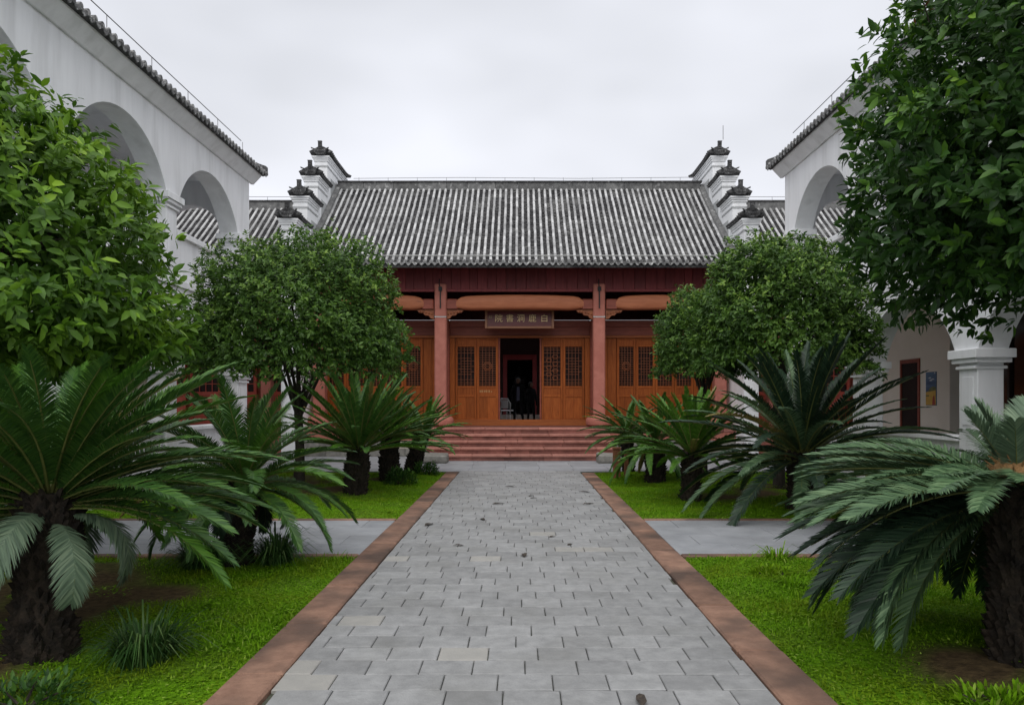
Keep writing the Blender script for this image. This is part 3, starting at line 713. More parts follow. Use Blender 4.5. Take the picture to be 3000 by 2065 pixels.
# name board over the door
pq = thing('name_board', 'dark red lacquer board with gold characters hanging under the curved beam', 'plaque', (-.01, 22.35, 3.74))
pq.rotation_euler = (R(-4), 0, 0)
MB().box(-.97, .97, -.01, .03, .05, .53).build('board', 'plaque', pq)
fm = MB()
fm.bbox(-1.03, -.955, -.045, .04, .0, .57, .008); fm.bbox(.955, 1.03, -.045, .04, .0, .57, .008)
fm.bbox(-.953, .953, -.042, .04, .0, .065, .008); fm.bbox(-.953, .953, -.042, .04, .515, .57, .008)
fm.build('frame', 'plaqueframe', pq)
def text(s, x, z, size, parent, nm='character', m='gold'):
    c = bpy.data.curves.new(nm, 'FONT'); c.body = s; c.size = size; c.align_x = 'CENTER'; c.align_y = 'CENTER'; c.extrude = .006
    c.offset = -.002
    c.materials.append(MT[m])
    o = bpy.data.objects.new(nm, c); col.objects.link(o); bpy.context.view_layer.update()
    me = bpy.data.meshes.new_from_object(o.evaluated_get(bpy.context.evaluated_depsgraph_get())); bpy.data.objects.remove(o)
    me.materials.clear(); me.materials.append(MT[m])
    return obj(nm, me, parent, (x, -.018, z), (R(90), 0, 0))
for ch, x in zip('白鹿洞書院', (.74, .385, .04, -.29, -.62)): text(ch, x, .29, .245, pq)
for k, ch in enumerate('印'): text(ch, -.87, .33, .10, pq)

# stone blocks flanking the foot of the steps
for s, (a, b), lb in ((-1, (-2.55, -1.86), 'long grey stone block at the foot of the steps beside leaning cycad'),
                      (1, (1.99, 2.47), 'short grey stone block at the foot of the steps near wooden post')):
    o = MB().rings([[(a,18.95,0),(b,18.95,0),(b,19.6,0),(a,19.6,0)], [(a-.01,18.93,.06),(b+.02,18.93,.06),(b+.01,19.6,.06),(a,19.6,.06)],
                    [(a,18.94,.19),(b+.01,18.94,.17),(b,19.6,.20),(a,19.6,.22)], [(a+.03,18.98,.225),(b-.03,18.98,.20),(b-.03,19.57,.23),(a+.03,19.57,.25)]]).build('stone_block', 'greystone')
    tag(o, lb, 'stone')

# ------------------------------------------------------------------ rear hall seen through the doorway
rh = thing('rear_hall', 'dim rear hall with red door frame seen through the open doorway', 'building', (0, 29.3, 0)); rh.location = (0, 0, 0)
MB().box(-4, 4, 29.3, 39, 0, 1.06).build('floor_platform', 'floor', rh)
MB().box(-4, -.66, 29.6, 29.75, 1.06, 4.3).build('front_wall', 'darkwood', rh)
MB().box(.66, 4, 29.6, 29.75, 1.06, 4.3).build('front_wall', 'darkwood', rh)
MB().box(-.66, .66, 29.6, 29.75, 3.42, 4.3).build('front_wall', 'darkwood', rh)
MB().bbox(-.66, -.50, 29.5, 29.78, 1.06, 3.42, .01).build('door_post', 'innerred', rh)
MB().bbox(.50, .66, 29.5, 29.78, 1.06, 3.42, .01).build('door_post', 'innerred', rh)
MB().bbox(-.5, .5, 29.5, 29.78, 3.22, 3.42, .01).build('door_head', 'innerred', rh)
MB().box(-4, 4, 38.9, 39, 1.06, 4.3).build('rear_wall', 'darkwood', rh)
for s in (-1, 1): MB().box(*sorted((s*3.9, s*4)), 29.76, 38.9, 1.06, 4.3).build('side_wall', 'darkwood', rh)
MB().box(-4.2, 4.2, 29.0, 39.2, 4.3, 4.42).build('roof', 'tiledark', rh)
lr = MB().bbox(-.86, -.74, 28.6, 28.7, PF, 1.95, .01); lr.lathe([(.08, 0), (.09, .05), (.05, .1)], (-.80, 28.65, 1.95), 10)
o = lr.build('railing_post', 'brightred'); tag(o, 'red painted railing post inside the open doorway', 'post')
o.location = (0, 0, 0)
MB().box(-6, 6, 27.5, 29.3, 0, .6).build('rear_court', 'floor').__setitem__('kind', 'structure')
stt = thing('statue', 'grey robed statue standing in the dark rear hall', 'statue', (-.03, 33.5, 1.06))
MB().bbox(-.5, .5, -.4, .4, 0, .45, .02).build('pedestal', 'statue', stt)
rs = []
for (z, rx, ry, nx_) in ((.45, .38, .28, 0), (.8, .40, .29, 0), (1.1, .34, .26, 0), (1.35, .30, .22, 0), (1.5, .33, .2, 0), (1.62, .28, .18, 0), (1.68, .10, .1, 0), (1.74, .085, .09, 0), (1.85, .105, .12, 0), (1.95, .095, .11, 0), (2.02, .07, .08, 0), (2.1, .05, .05, 0)):
    rs.append([(rx*math.cos(2*PI*j/18)*(1+.05*math.cos(5*2*PI*j/18)*(z < 1.4)), ry*math.sin(2*PI*j/18), z) for j in range(18)])
MB().rings(rs).build('robed_figure', 'statue', stt, True, 60)

# people
def person(nm, label, x, y, z, h, cloth, seed, turn=0, shirt=None, seated=False):
    p = thing(nm, label, 'person', (x, y, z), rz=turn)
    k = h/1.7
    J = {'pel': (0, 0, .92), 'bel': (0, -.01, 1.10), 'che': (0, 0, 1.30), 'nec': (0, 0, 1.45), 'hd0': (0, -.01, 1.53), 'hd1': (0, -.01, 1.64),
         'sl': (-.18, 0, 1.38), 'el': (-.26, .03, 1.10), 'wl': (-.24, -.08, .88), 'sr': (.18, 0, 1.38), 'er': (.27, .03, 1.10), 'wr': (.25, -.07, .88),
         'hl': (-.10, 0, .86), 'kl': (-.13, -.02, .48), 'al': (-.15, .02, .08), 'tl': (-.16, -.14, .035),
         'hr': (.10, 0, .86), 'kr': (.14, -.02, .48), 'ar': (.19, .02, .08), 'tr': (.21, -.14, .035)}
    rad = {'pel': .15, 'bel': .14, 'che': .15, 'nec': .055, 'hd0': .075, 'hd1': .082, 'sl': .075, 'el': .055, 'wl': .04, 'sr': .075, 'er': .055, 'wr': .04,
           'hl': .10, 'kl': .068, 'al': .05, 'tl': .04, 'hr': .10, 'kr': .068, 'ar': .05, 'tr': .04}
    E = [('pel', 'bel'), ('bel', 'che'), ('che', 'nec'), ('nec', 'hd0'), ('hd0', 'hd1'), ('che', 'sl'), ('sl', 'el'), ('el', 'wl'), ('che', 'sr'), ('sr', 'er'), ('er', 'wr'),
         ('pel', 'hl'), ('hl', 'kl'), ('kl', 'al'), ('al', 'tl'), ('pel', 'hr'), ('hr', 'kr'), ('kr', 'ar'), ('ar', 'tr')]
    ks = list(J)
    for sd_ in 'lr':                                     # five fingers on each hand
        wx, wy, wz = J['w'+sd_]; sg = -1 if sd_ == 'l' else 1
        J['m'+sd_] = (wx, wy-.01, wz-.08); rad['m'+sd_] = .032; ks.append('m'+sd_); E.append(('w'+sd_, 'm'+sd_))
        for q in range(4):
            n_ = f'f{sd_}{q}'; J[n_] = (wx-sg*.005, wy-.045+.022*q, wz-.17+.012*abs(q-1.3)); rad[n_] = .009; ks.append(n_); E.append(('m'+sd_, n_))
        J['th'+sd_] = (wx-sg*.02, wy-.065, wz-.10); rad['th'+sd_] = .010; ks.append('th'+sd_); E.append(('w'+sd_, 'th'+sd_))
    me = bpy.data.meshes.new('body'); me.from_pydata([tuple(c*k for c in J[q]) for q in ks], [(ks.index(a), ks.index(b)) for a, b in E], [])
    me.materials.append(MT[cloth]); me.materials.append(MT['skin'])
    b = obj('body', me, p)
    sm = b.modifiers.new('skin', 'SKIN'); sm.use_smooth_shade = True
    for i, q in enumerate(ks):
        d = me.skin_vertices[0].data[i]; f = rad[q]*k
        d.radius = (f*1.25, f*.85) if q in ('pel', 'bel', 'che') else (f, f); d.use_root = (q == 'pel')
    b.modifiers.new('sub', 'SUBSURF').render_levels = 1
    b.modifiers['sub'].levels = 1
    hm = MB().lathe([(.03, 1.745), (.085, 1.71), (.105, 1.65), (.10, 1.58), (.085, 1.53)], (0, .012, 0), 14); hm.v = [(a*k, b_*k, c*k) for a, b_, c in hm.v]
    hm.build('hair', 'hair', p, True, 60)
    fa = MB().lathe([(.02, 1.50), (.062, 1.525), (.078, 1.58), (.08, 1.65), (.06, 1.70)], (0, -.035, 0), 12)
    fa.lathe([(.004, 1.62), (.014, 1.585), (.004, 1.575)], (0, -.118, 0), 6); fa.v = [(a*k, b_*k, c*k) for a, b_, c in fa.v]
    fa.build('face', 'skin', p, True, 60)
    if shirt:
        s_ = MB().rings([[(-.055, -.135, .84), (.055, -.135, .84), (.055, -.10, .84), (-.055, -.10, .84)], [(-.06, -.152, 1.15), (.06, -.152, 1.15), (.06, -.10, 1.15), (-.06, -.10, 1.15)],
                         [(-.05, -.145, 1.38), (.05, -.145, 1.38), (.05, -.10, 1.38), (-.05, -.10, 1.38)]]); s_.v = [(a*k, b_*k, c*k) for a, b_, c in s_.v]
        s_.build('shirt', shirt, p)
    return p
person('person', 'person in open black jacket and blue grey shirt standing in the doorway', -.06, 27.0, PF-.004, 1.56, 'blackcloth', 1, 0, 'bluecloth')
person('person', 'person in all black clothes standing beside the one in a blue grey shirt', .40, 27.2, PF-.004, 1.42, 'blackcloth', 2, .6)
ch = thing('white_chair', 'white plastic chair with rounded back inside the doorway', 'chair', (-.42, 27.45, PF-.004), rz=2.6)
MB().bbox(-.22, .22, -.22, .22, .40, .44, .03).build('seat', 'plaster', ch)
bk = MB(); bk.tube([(-.22, .22, .42), (-.24, .26, .68), (-.15, .28, .84), (.15, .28, .84), (.24, .26, .68), (.22, .22, .42)], .025, 8); bk.box(-.15, .15, .25, .275, .5, .8)
bk.build('backrest', 'plaster', ch)
for sx in (-.19, .19):
    for sy in (-.19, .19): MB().tube([(sx, sy, .41), (sx*1.15, sy*1.15, 0)], [.022, .018], 6).build('leg', 'plaster', ch)

# ------------------------------------------------------------------ halls left and right of the main one
for s, nm, lb in ((-1, 'side_hall', 'low tiled side hall with bright red window behind the round clipped tree'),
                  (1, 'side_hall', 'low tiled side hall beyond the gallery with the poster')):
    sh = thing(nm, lb, 'building', (s*10, 23, 0)); sh.location = (0, 0, 0)
    a, b = 6.60, 14.5
    MB().box(*sorted((s*a, s*b)), 23.0, 27.4, 0, 5.6).build('wall', 'redwood', sh)
    MB().box(*sorted((s*a, s*b)), 21.6, 23.0, 0, .78).build('plinth', 'pink', sh)
    for q in range(7):
        x0_ = a+.35+q*1.08
        wnd = MB(); xa, xb = sorted((s*x0_, s*(x0_+.95)))
        wnd.box(xa, xa+.09, 22.90, 22.99, .8, 3.4); wnd.box(xb-.09, xb, 22.90, 22.99, .8, 3.4)
        for (z0, z1) in ((.8, .9), (1.75, 1.87), (3.3, 3.4)): wnd.box(xa+.09, xb-.09, 22.905, 22.985, z0, z1)
        wo = wnd.build('window', 'brightred', sh)
        MB().box(xa+.09, xb-.09, 22.94, 22.975, 1.87, 3.3).build('pane', 'backing', wo)
        MB().box(xa+.09, xb-.09, 22.93, 22.975, .9, 1.75).build('panel', 'brightred', wo)
        lt = MB()
        for k in range(1, 4): lt.box(xa+.09+(xb-xa-.18)*k/4-.012, xa+.09+(xb-xa-.18)*k/4+.012, 22.92, 22.938, 1.87, 3.3)
        for k in range(1, 6): lt.box(xa+.09, xb-.09, 22.919, 22.937, 1.87+1.43*k/6-.012, 1.87+1.43*k/6+.012)
        lt.build('lattice', 'brightred', wo)
    for q in range(3):
        x0_ = a+.7+q*2.9; MB().bbox(*sorted((s*x0_, s*(x0_+.3))), 22.0, 22.3, .78, 5.0, .03).build('column', 'pink', sh)
    sy0, sz0, sy1, sz1 = 21.2, 5.05, 25.0, 8.02
    rf = MB().add([(s*a, sy0+.03, sz0-.06), (s*b, sy0+.03, sz0-.06), (s*b, sy1, sz1-.10), (s*a, sy1, sz1-.10), (s*a, sy0+.03, sz0-.16), (s*b, sy0+.03, sz0-.16), (s*b, sy1, sz1-.2), (s*a, sy1, sz1-.2)],
                  [(0, 1, 2, 3), (7, 6, 5, 4), (0, 4, 5, 1), (1, 5, 6, 2), (0, 3, 7, 4)])
    rf.add([(s*a, sy1, sz1-.1), (s*b, sy1, sz1-.1), (s*b, 28.8, sz0), (s*a, 28.8, sz0), (s*a, sy1, sz1-.2), (s*b, sy1, sz1-.2), (s*b, 28.8, sz0-.1), (s*a, 28.8, sz0-.1)], [(0, 1, 2, 3), (7, 6, 5, 4), (2, 3, 7, 6)])
    rf = rf.build('roof', 'pan', sh)
    x0_, x1_ = sorted((s*(a+.1), s*(b-.05)))
    tile_field(rf, x0_, x1_, .2, sy0, sz0, sy1-.06, sz1-.03, 16, 30, .10)
    MB().box(*sorted((s*a, s*b)), sy1-.13, sy1+.13, sz1-.12, sz1+.17).build('ridge', 'ridge', rf)
    MB().box(*sorted((s*a, s*b)), sy1-.17, sy1+.17, sz1+.172, sz1+.21).build('ridge_cap', 'tiledark', rf)
    wv = MB().tube([(s*a, sy1, sz1+.36), (s*b, sy1, sz1+.36)], .009, 5)
    for x in np.arange(a+.6, b, 1.2): wv.tube([(s*x, sy1, sz1+.2), (s*x, sy1, sz1+.36)], .008, 5)
    wv.build('lightning_wire', 'wire', rf)

# ------------------------------------------------------------------ two-storey arcaded wings
def arch_wall(mb, xa, xb, y0, y1, z0, z1, ops, spring, rise, seg=22, axis='y'):
    """wall between x=xa..xb along Y from y0 to y1, from z0 to z1, pierced by ops [(ya,yb)] rising from z0 to a segmental arch"""
    def P(x, y, z): return (x, y, z) if axis == 'y' else (y, x, z)
    def bx(ya, yb, za, zb):
        vs = [P(xa, ya, za), P(xb, ya, za), P(xb, yb, za), P(xa, yb, za), P(xa, ya, zb), P(xb, ya, zb), P(xb, yb, zb), P(xa, yb, zb)]
        mb.add(vs, [(0, 3, 2, 1), (4, 5, 6, 7), (0, 1, 5, 4), (1, 2, 6, 5), (2, 3, 7, 6), (3, 0, 4, 7)])
    cur = y0
    for (ya, yb) in ops:
        if ya > cur: bx(cur, ya, z0, z1)
        hw = (yb-ya)/2; yc = (ya+yb)/2; Rr = (hw*hw+rise*rise)/(2*rise); zc = spring+rise-Rr
        f = lambda y: zc+math.sqrt(max(Rr*Rr-(y-yc)**2, 0))
        ys_ = [yc-hw*math.cos(PI*i/seg) for i in range(seg+1)]
        for i in range(seg):
            a, b = ys_[i], ys_[i+1]; fa, fb = f(a), f(b)
            vs = [P(xa, a, fa), P(xb, a, fa), P(xb, b, fb), P(xa, b, fb), P(xa, a, z1), P(xb, a, z1), P(xb, b, z1), P(xa, b, z1)]
            mb.add(vs, [(0, 3, 2, 1), (4, 5, 6, 7), (0, 4, 7, 3), (1, 2, 6, 5)])
        cur = yb
    if cur < y1: bx(cur, y1, z0, z1)
def wing(s, W, label, zend, ratio):
    wg = thing('arcade_wing', label, 'building', (s*W, 10, 0)); wg.location = (0, 0, 0)
    X = lambda a: s*a
    th = .46; WI = W+2.28; ZE = 7.48; SP2, RI2 = 5.86, 1.01; SP1, RI1 = 2.36, 1.0
    pier = .60
    pitch = .539*W if s < 0 else .548*W
    first = (2.663*W if s < 0 else 2.735*W)
    ops = []
    for k in range(5):
        b = first-k*pitch; a = b-(pitch-pier)
        ops.append((a, b))
    ops = [o_ for o_ in ops[::-1] if o_[1] > 0]; ystart = ops[0][0]-pier
    FL1, FL2 = .45, 4.2
    xa, xb = sorted((X(W), X(W+th)))
    up = MB(); arch_wall(up, xa, xb, ystart, zend, SP2, ZE, ops, SP2, RI2); up.build('upper_arcade', 'plaster', wg)
    lo = MB(); arch_wall(lo, xa, xb, ystart, zend, SP1, FL2+.02, ops, SP1, RI1); lo.build('lower_arcade', 'plaster', wg)
    # piers with moulded capitals, parapets
    edges = [(ops[k][1], ops[k+1][0]) for k in range(len(ops)-1)]+[(ops[-1][1], zend)]+[(ystart, ops[0][0])]
    for (a, b) in edges:
        for (z0, z1, nm_) in ((0, SP1-.002, 'lower_pier'), (FL2+.021, SP2-.002, 'upper_pier')):
            m_ = .06; xq = sorted((X(W+.03), X(W+th-.03)))
            p_ = MB().bbox(xq[0], xq[1], a+m_, b-m_, z0, z1, .012).build(nm_, 'plaster', wg)
            cp = MB(); xe, xf = sorted((X(W), X(W+th)))
            for (e, q0, q1) in ((.02, -.30, -.255), (.055, -.21, -.14), (.10, -.138, -.004)):
                cp.bbox(xe-e*.8, xf+e*.8, a-e+.06 if e < .03 else a-e+.03, b+e-.06 if e < .03 else b+e-.03, z1+q0, z1+q1, .01)
            cp.build('capital', 'plaster', p_)
            MB().bbox(xq[0]-.012 if s > 0 else xq[1]-.001, xq[0]+.001 if s > 0 else xq[1]+.012, a+m_+.10, b-m_-.10, z0+(1.2 if z0 < 1 else .15), z1-.42, .004).build('raised_panel', 'plaster', p_)
    for (a, b) in ops:
        xq = sorted((X(W+.10), X(W+.34)))
        l = MB().box(xq[0], xq[1], a-.0, b+.0, 0, .94).build('low_wall', 'plaster', wg)
        xw = sorted((X(W+.02), X(W+.42)))
        MB().bbox(xw[0], xw[1], a-.02, b+.02, .942, 1.02, .012).build('coping', 'plaster', l)
        l2 = MB().box(xq[0], xq[1], a, b, FL2+.021, 5.08).build('parapet', 'plaster', wg)
        MB().bbox(xw[0], xw[1], a-.02, b+.02, 5.082, 5.2, .012).build('coping', 'plaster', l2)
    st = MB(); xw = sorted((X(W-.05), X(W-.003))); st.bbox(xw[0], xw[1], ystart, zend+.03, 3.98, 4.12, .01); st.build('string_course', 'plaster', wg)
    # floors, back wall, end wall with arch, ceiling
    xq = sorted((X(W+.35), X(WI+.3)))
    MB().box(xq[0], xq[1], ystart, zend, 0, FL1).build('gallery_floor', 'floor', wg)
    xq = sorted((X(W+th+.002), X(WI+.3)))
    MB().box(xq[0], xq[1], ystart, zend-.003, FL2-.2, FL2).build('upper_floor', 'plaster', wg)
    MB().box(*sorted((X(W+th+.002), X(WI+.3))), ystart, zend-.4, 7.3, 7.4).build('ceiling', 'plaster', wg)
    xw = sorted((X(WI), X(WI+.25)))
    MB().box(*xw, ystart, zend, FL2, 7.3).build('upper_back_wall', 'plaster', wg)
    MB().box(*xw, 15.95, zend, FL1, FL2-.2).build('back_wall', 'plaster_in', wg)
    xr = sorted((X(WI+.30), X(WI+.42)))
    sc_ = MB().box(*xr, ystart, 15.94, FL1, FL2-.2).build('window_screen', 'darkwood', wg)
    y = ystart+.1
    while y < 15.8:
        MB().box(*sorted((X(WI+.22), X(WI+.298))), y, y+.07, FL1, FL2-.2).build('mullion', 'darkwood', sc_)
        MB().box(*sorted((X(WI+.27), X(WI+.297))), y+.12, y+.62, FL1+.5, 3.2).build('pane', 'glass', sc_)
        y += .68
    ea, eb = sorted((W+th+.003, WI+.25))
    en = MB(); arch_wall(en, zend-.30, zend-.002, ea*1 if s > 0 else -eb, eb if s > 0 else -ea, SP2-.0, ZE-.02, [((W+th+.2, WI-.12) if s > 0 else (-WI+.12, -W-th-.2))], SP2, .85, axis='x')
    en.build('end_arch', 'plaster', wg)
    for (q0, q1) in ((W+th+.003, W+th+.2), (WI-.12, WI-.002)):
        MB().box(*sorted((X(q0), X(q1))), zend-.30, zend-.004, FL2+.002, SP2-.001).build('end_pier', 'plaster', wg)
    MB().box(*sorted((X(W+th+.2), X(WI-.12))), zend-.25, zend-.06, FL2+.002, 5.1).build('end_parapet', 'plaster', wg)
    # cornice and roof
    cs = MB(); ex = .26
    cs.rings([[(X(W+.02), y_, ZE-.09), (X(W-.05), y_, ZE-.10), (X(W-ex), y_, ZE+.12), (X(W-ex), y_, ZE+.17), (X(W+.02), y_, ZE+.17)] for y_ in (ystart, zend+.19)])
    cs.build('cornice', 'plaster', wg)
    sl = .50; xo, zo = W-ex-.10, ZE+.185; xr_, zr_ = W+2.75, ZE+.185+(2.85+ex)*sl
    rf = MB()
    rf.rings([[(X(xo), y_, zo), (X(xr_), y_, zr_), (X(xr_+3), y_, zo+.1), (X(xr_+3), y_, zo-.02), (X(xr_), y_, zr_-.12), (X(xo+.10), y_, zo-.03)] for y_ in (ystart, zend+.32)])
    rf = rf.build('roof', 'tiledark', wg)
    cvm = [cover_row(12, xr_-xo, zr_-zo, .06, seed=q+30, m='tiledark') for q in range(2)]
    n = int((zend+.3-ystart)/.20)
    for i in range(n+1):
        y = zend+.30-i*.20
        obj('cover_tile_row', cvm[i % 2], rf, (X(xo), y, zo+.035), (0, 0, R(-90) if s > 0 else R(90)))
        obj('eave_tile', CAP, rf, (X(xo-.01), y, zo+.03), (0, 0, R(-90) if s > 0 else R(90)))
        if i < n: obj('drip_tile', DRIP, rf, (X(xo-.012), y-.10, zo+.02), (random.uniform(-.1, .1), 0, R(-90) if s > 0 else R(90)))
    vg = MB(); rs = []
    for u in np.linspace(0, 1, 8):
        xx = xo+(xr_-xo)*u; zz = zo+(zr_-zo)*u+.10*(1-u)**6-.05*u*(1-u)
        rs.append([(X(xx), zend+.26, zz), (X(xx), zend+.26, zz+.14), (X(xx), zend+.42, zz+.14), (X(xx), zend+.42, zz)])
    vg.rings(rs).build('verge', 'tiledark', rf)
    wv = MB().tube([(X(W-ex+.25), ystart, zo+.62), (X(W-ex+.25), zend-.6, zo+.62)], .010, 5)
    for y in np.arange(ystart+.5, zend-.5, 1.6): wv.tube([(X(W-ex+.25), y, zo+.15), (X(W-ex+.25), y, zo+.62)], .008, 5)
    wv.build('lightning_wire', 'wire', rf)
    return wg, WI, FL1
wl, WIL, _ = wing(-1, 7.2, 'white two storey arcade wing behind the bright green dome tree', 19.97, .823)
wr, WIR, FLR = wing(1, 6.85, 'white two storey arcade wing with doorway and poster on its inner wall', 19.4, .875)
# door and poster on the right gallery wall
dr = MB()
dr.box(WIR-.03, WIR+.01, 17.12, 17.19, FLR, 2.55); dr.box(WIR-.03, WIR+.01, 17.92, 17.99, FLR, 2.55); dr.box(WIR-.03, WIR+.01, 17.19, 17.92, 2.46, 2.55)
dr = dr.build('gallery_door', 'redwood', wr)
MB().box(WIR-.008, WIR-.001, 17.19, 17.92, FLR, 2.46).build('door_panel', 'backing', dr)
po = thing('poster', 'small landscape poster with blue sky and yellow field on gallery wall', 'poster', (WIR-.012, 16.65, 1.48))
def flat(nm, pts, m, dx):
    MB().poly([(p[0], p[1]) for p in pts], 'x', -dx, -dx+.003).build(nm, m, po)
MT['p_sky'] = mat('printed sky', (.035, .075, .17), (.10, .19, .30), 3, .4, 0, stretch=(.5, .5, 2))
MT['p_cloud'] = mat('printed cloud', (.5, .55, .6), (.6, .65, .7), 5, .4, 0)
MT['p_yel'] = mat('printed field', (.55, .33, .05), (.65, .42, .09), 9, .4, 0)
MT['p_green'] = mat('printed hill', (.10, .12, .04), (.16, .17, .06), 9, .4, 0)
MT['p_red'] = mat('printed red', (.35, .05, .03), (.42, .08, .05), 9, .4, 0)
MB().box(-.006, .012, -.205, .205, 0, .74).build('sheet', 'p_sky', po)
flat('field', [(-.2, .01), (.2, .01), (.2, .29), (.0, .33), (-.2, .36)], 'p_yel', .010)
flat('hill', [(-.2, .33), (.1, .30), (.05, .37), (-.08, .42), (-.2, .40)], 'p_green', .014)
flat('road', [(-.18, .01), (-.06, .01), (-.10, .20), (-.15, .22)], 'p_red', .014)
flat('shed', [(.06, .20), (.19, .20), (.19, .225), (.06, .225)], 'p_green', .014)
for a, b in ((.02, .60), (-.10, .57), (-.02, .545)): flat('cloud', [(a-.06, b), (a+.05, b-.006), (a+.06, b+.012), (a+.0, b+.026)], 'p_cloud', .014)
flat('lettering', [(-.19, .70), (-.15, .70), (-.15, .73), (-.19, .73)], 'p_cloud', .014)

# ------------------------------------------------------------------ broadleaf trees
def leaf_batch(P, D, N, size, width, tone, fold=.22, curl=.25):
    """P base, D axis, N face normal, size per leaf -> verts, tris(8 per leaf), tone"""
    S = norm(np.cross(D, N)); n = len(P); L = size[:, None]
    def pt(u, v, h): return P+D*(L*u)+S*(L*v*width)+N*(L*h)
    vs = [pt(0, 0, 0), pt(.32, -.42, fold*.42*width*1.6), pt(.32, 0, .0), pt(.32, .42, fold*.42*width*1.6),
          pt(.68, -.36, fold*.36*width*1.6-curl*.18), pt(.68, 0, -curl*.16), pt(.68, .36, fold*.36*width*1.6-curl*.18), pt(1, 0, -curl*.5)]
    V = np.stack(vs, 1).reshape(-1, 3)
    base = (np.arange(n)*8)[:, None]
    T = np.concatenate([base+np.array(t_) for t_ in ((0, 2, 1), (0, 3, 2), (4, 5, 7), (5, 6, 7))], 0)
    Q = np.concatenate([base+np.array(t_) for t_ in ((1, 2, 5, 4), (2, 3, 6, 5))], 0)
    return V, T, Q, np.repeat(tone, 8)
def single_leaf_mesh(m):
    V, T, Q, tn = leaf_batch(np.zeros((1, 3)), np.array([[1., 0, 0]]), np.array([[0, 0, 1.]]), np.array([1.]), .46, np.array([.85]))
    return np_mesh('leaf', V, T, m, Q, tone=tn, smooth=True)
def tree(nm, label, x, y, zc, rad, lm, ncl, lsz, seed, trunk_r=.09, group=None, per=6, lump=.10, flat_bottom=.55, parts=0, shoots=0, thick=.30, droop=0.0, cx=0, cy=0, young=.45, cone=0.0, boxy=0.0):
    r_ = np.random.default_rng(seed); t_ = thing(nm, label, 'tree', (x, y, 0), group)
    rx, ry, rz = rad
    # trunk and limbs
    tr = MB(); fork = max(.6, zc-rz*flat_bottom-.15)
    tr.tube([(0, 0, -.05), (.02, .01, fork*.4), (-.02+cx*.2, .02+cy*.2, fork), (cx*.4, cy*.4, fork+.3)], [trunk_r*1.35, trunk_r, trunk_r*.9, trunk_r*.6], 10)
    rr = random.Random(seed)
    for k in range(11):
        a = 2*PI*k/11+rr.uniform(-.3, .3); el = rr.uniform(.25, 1.3); q = rr.uniform(.65, .88)
        e = Vector((cx+rx*q*math.cos(a)*math.cos(el), cy+ry*q*math.sin(a)*math.cos(el), zc-rz*.25+rz*q*math.sin(el)))
        s0 = Vector((cx*.3, cy*.3, fork-rr.uniform(0, .35))); mid = s0.lerp(e, .45)+Vector((rr.uniform(-.12, .12), rr.uniform(-.12, .12), .10))
        tr.tube([s0, mid, e], [trunk_r*.45, trunk_r*.28, .008], 6)
        for j in range(3):
            f = mid.lerp(e, rr.uniform(.1, .8)); g_ = f+Vector((rr.uniform(-.4, .4), rr.uniform(-.4, .4), rr.uniform(-.1, .45)))
            tr.tube([f, g_], [trunk_r*.14, .005], 5)
    tr.build('trunk', 'bark', t_, True, 60)
    # leaf rosettes through an uneven shell
    d = norm(r_.normal(size=(ncl*2, 3))); d = d[d[:, 2] > -.75][:ncl]; n = len(d)
    ph = r_.uniform(0, 6.28, 8)
    lumps = (np.sin(d[:, 0]*5+ph[0])*np.sin(d[:, 1]*5+ph[1])+.8*np.sin(d[:, 2]*7+ph[2]+d[:, 0]*4)+.6*np.sin(d[:, 0]*11+ph[3])*np.sin(d[:, 2]*11+ph[4])+.5*np.sin(d[:, 1]*13+ph[5]+d[:, 2]*9))
    rr_ = 1+lump*lumps*.5
    hole = np.sin(d[:, 0]*17+ph[6])*np.sin(d[:, 1]*15+ph[7])*np.sin(d[:, 2]*16+ph[0])+.5*np.sin(d[:, 0]*31+d[:, 2]*23+ph[1])
    patch = .5*np.sin(d[:, 0]*8+ph[2]+2*np.sin(d[:, 2]*5))+.5*np.sin(d[:, 1]*9+d[:, 2]*8+ph[3])
    rr_ = rr_*(1-cone*np.clip(2*d[:, 2]*np.sqrt(1-d[:, 2]**2), 0, 1))
    u = r_.uniform(0, 1, n); depth = 1-thick*u**1.5
    depth = np.where(hole > .36, depth*.84, depth)
    rr_ = rr_*depth+r_.normal(0, .018, n)+np.where(r_.uniform(0, 1, n) < .03, r_.uniform(0, .10, n), 0)
    cz = np.where(d[:, 2] < 0, rz*flat_bottom, rz)
    C = np.stack([cx+d[:, 0]*rx*rr_, cy+d[:, 1]*ry*rr_, zc+d[:, 2]*cz*rr_], 1)
    if boxy:
        fb = np.where(d[:, 2] < .15, 1/np.maximum(.5, np.sqrt(1-np.minimum(d[:, 2]-.15, 0)**2))**boxy, 1)
        C[:, 0] = cx+(C[:, 0]-cx)*fb; C[:, 1] = cy+(C[:, 1]-cy)*fb
    if droop: C[:, 2] -= droop*np.hypot(d[:, 0], d[:, 1])**3*r_.uniform(0, 1, n)
    out = norm(np.stack([d[:, 0]/rx, d[:, 1]/ry, d[:, 2]/np.maximum(cz, .2)], 1))
    ax = norm(out+np.array([0, 0, .45])+r_.normal(0, .35, (n, 3)))
    P = np.repeat(C, per, 0); A = np.repeat(ax, per, 0); m_ = len(P)
    rv = norm(r_.normal(size=(m_, 3))); side = norm(np.cross(A, rv))
    spread = r_.uniform(.55, 1.35, m_)[:, None]
    D = norm(A*np.cos(spread)+side*np.sin(spread)+np.array([0, 0, -.12]))
    N = norm(A*np.sin(spread)-side*np.cos(spread)+r_.normal(0, .25, (m_, 3))); N = norm(N-D*np.sum(N*D, 1, keepdims=True))
    N = np.where((N[:, 2] < 0)[:, None], -N, N)
    P = P+A*(r_.uniform(-.6, .5, m_)*lsz)[:, None]
    size = lsz*r_.uniform(.45, 1.25, m_)
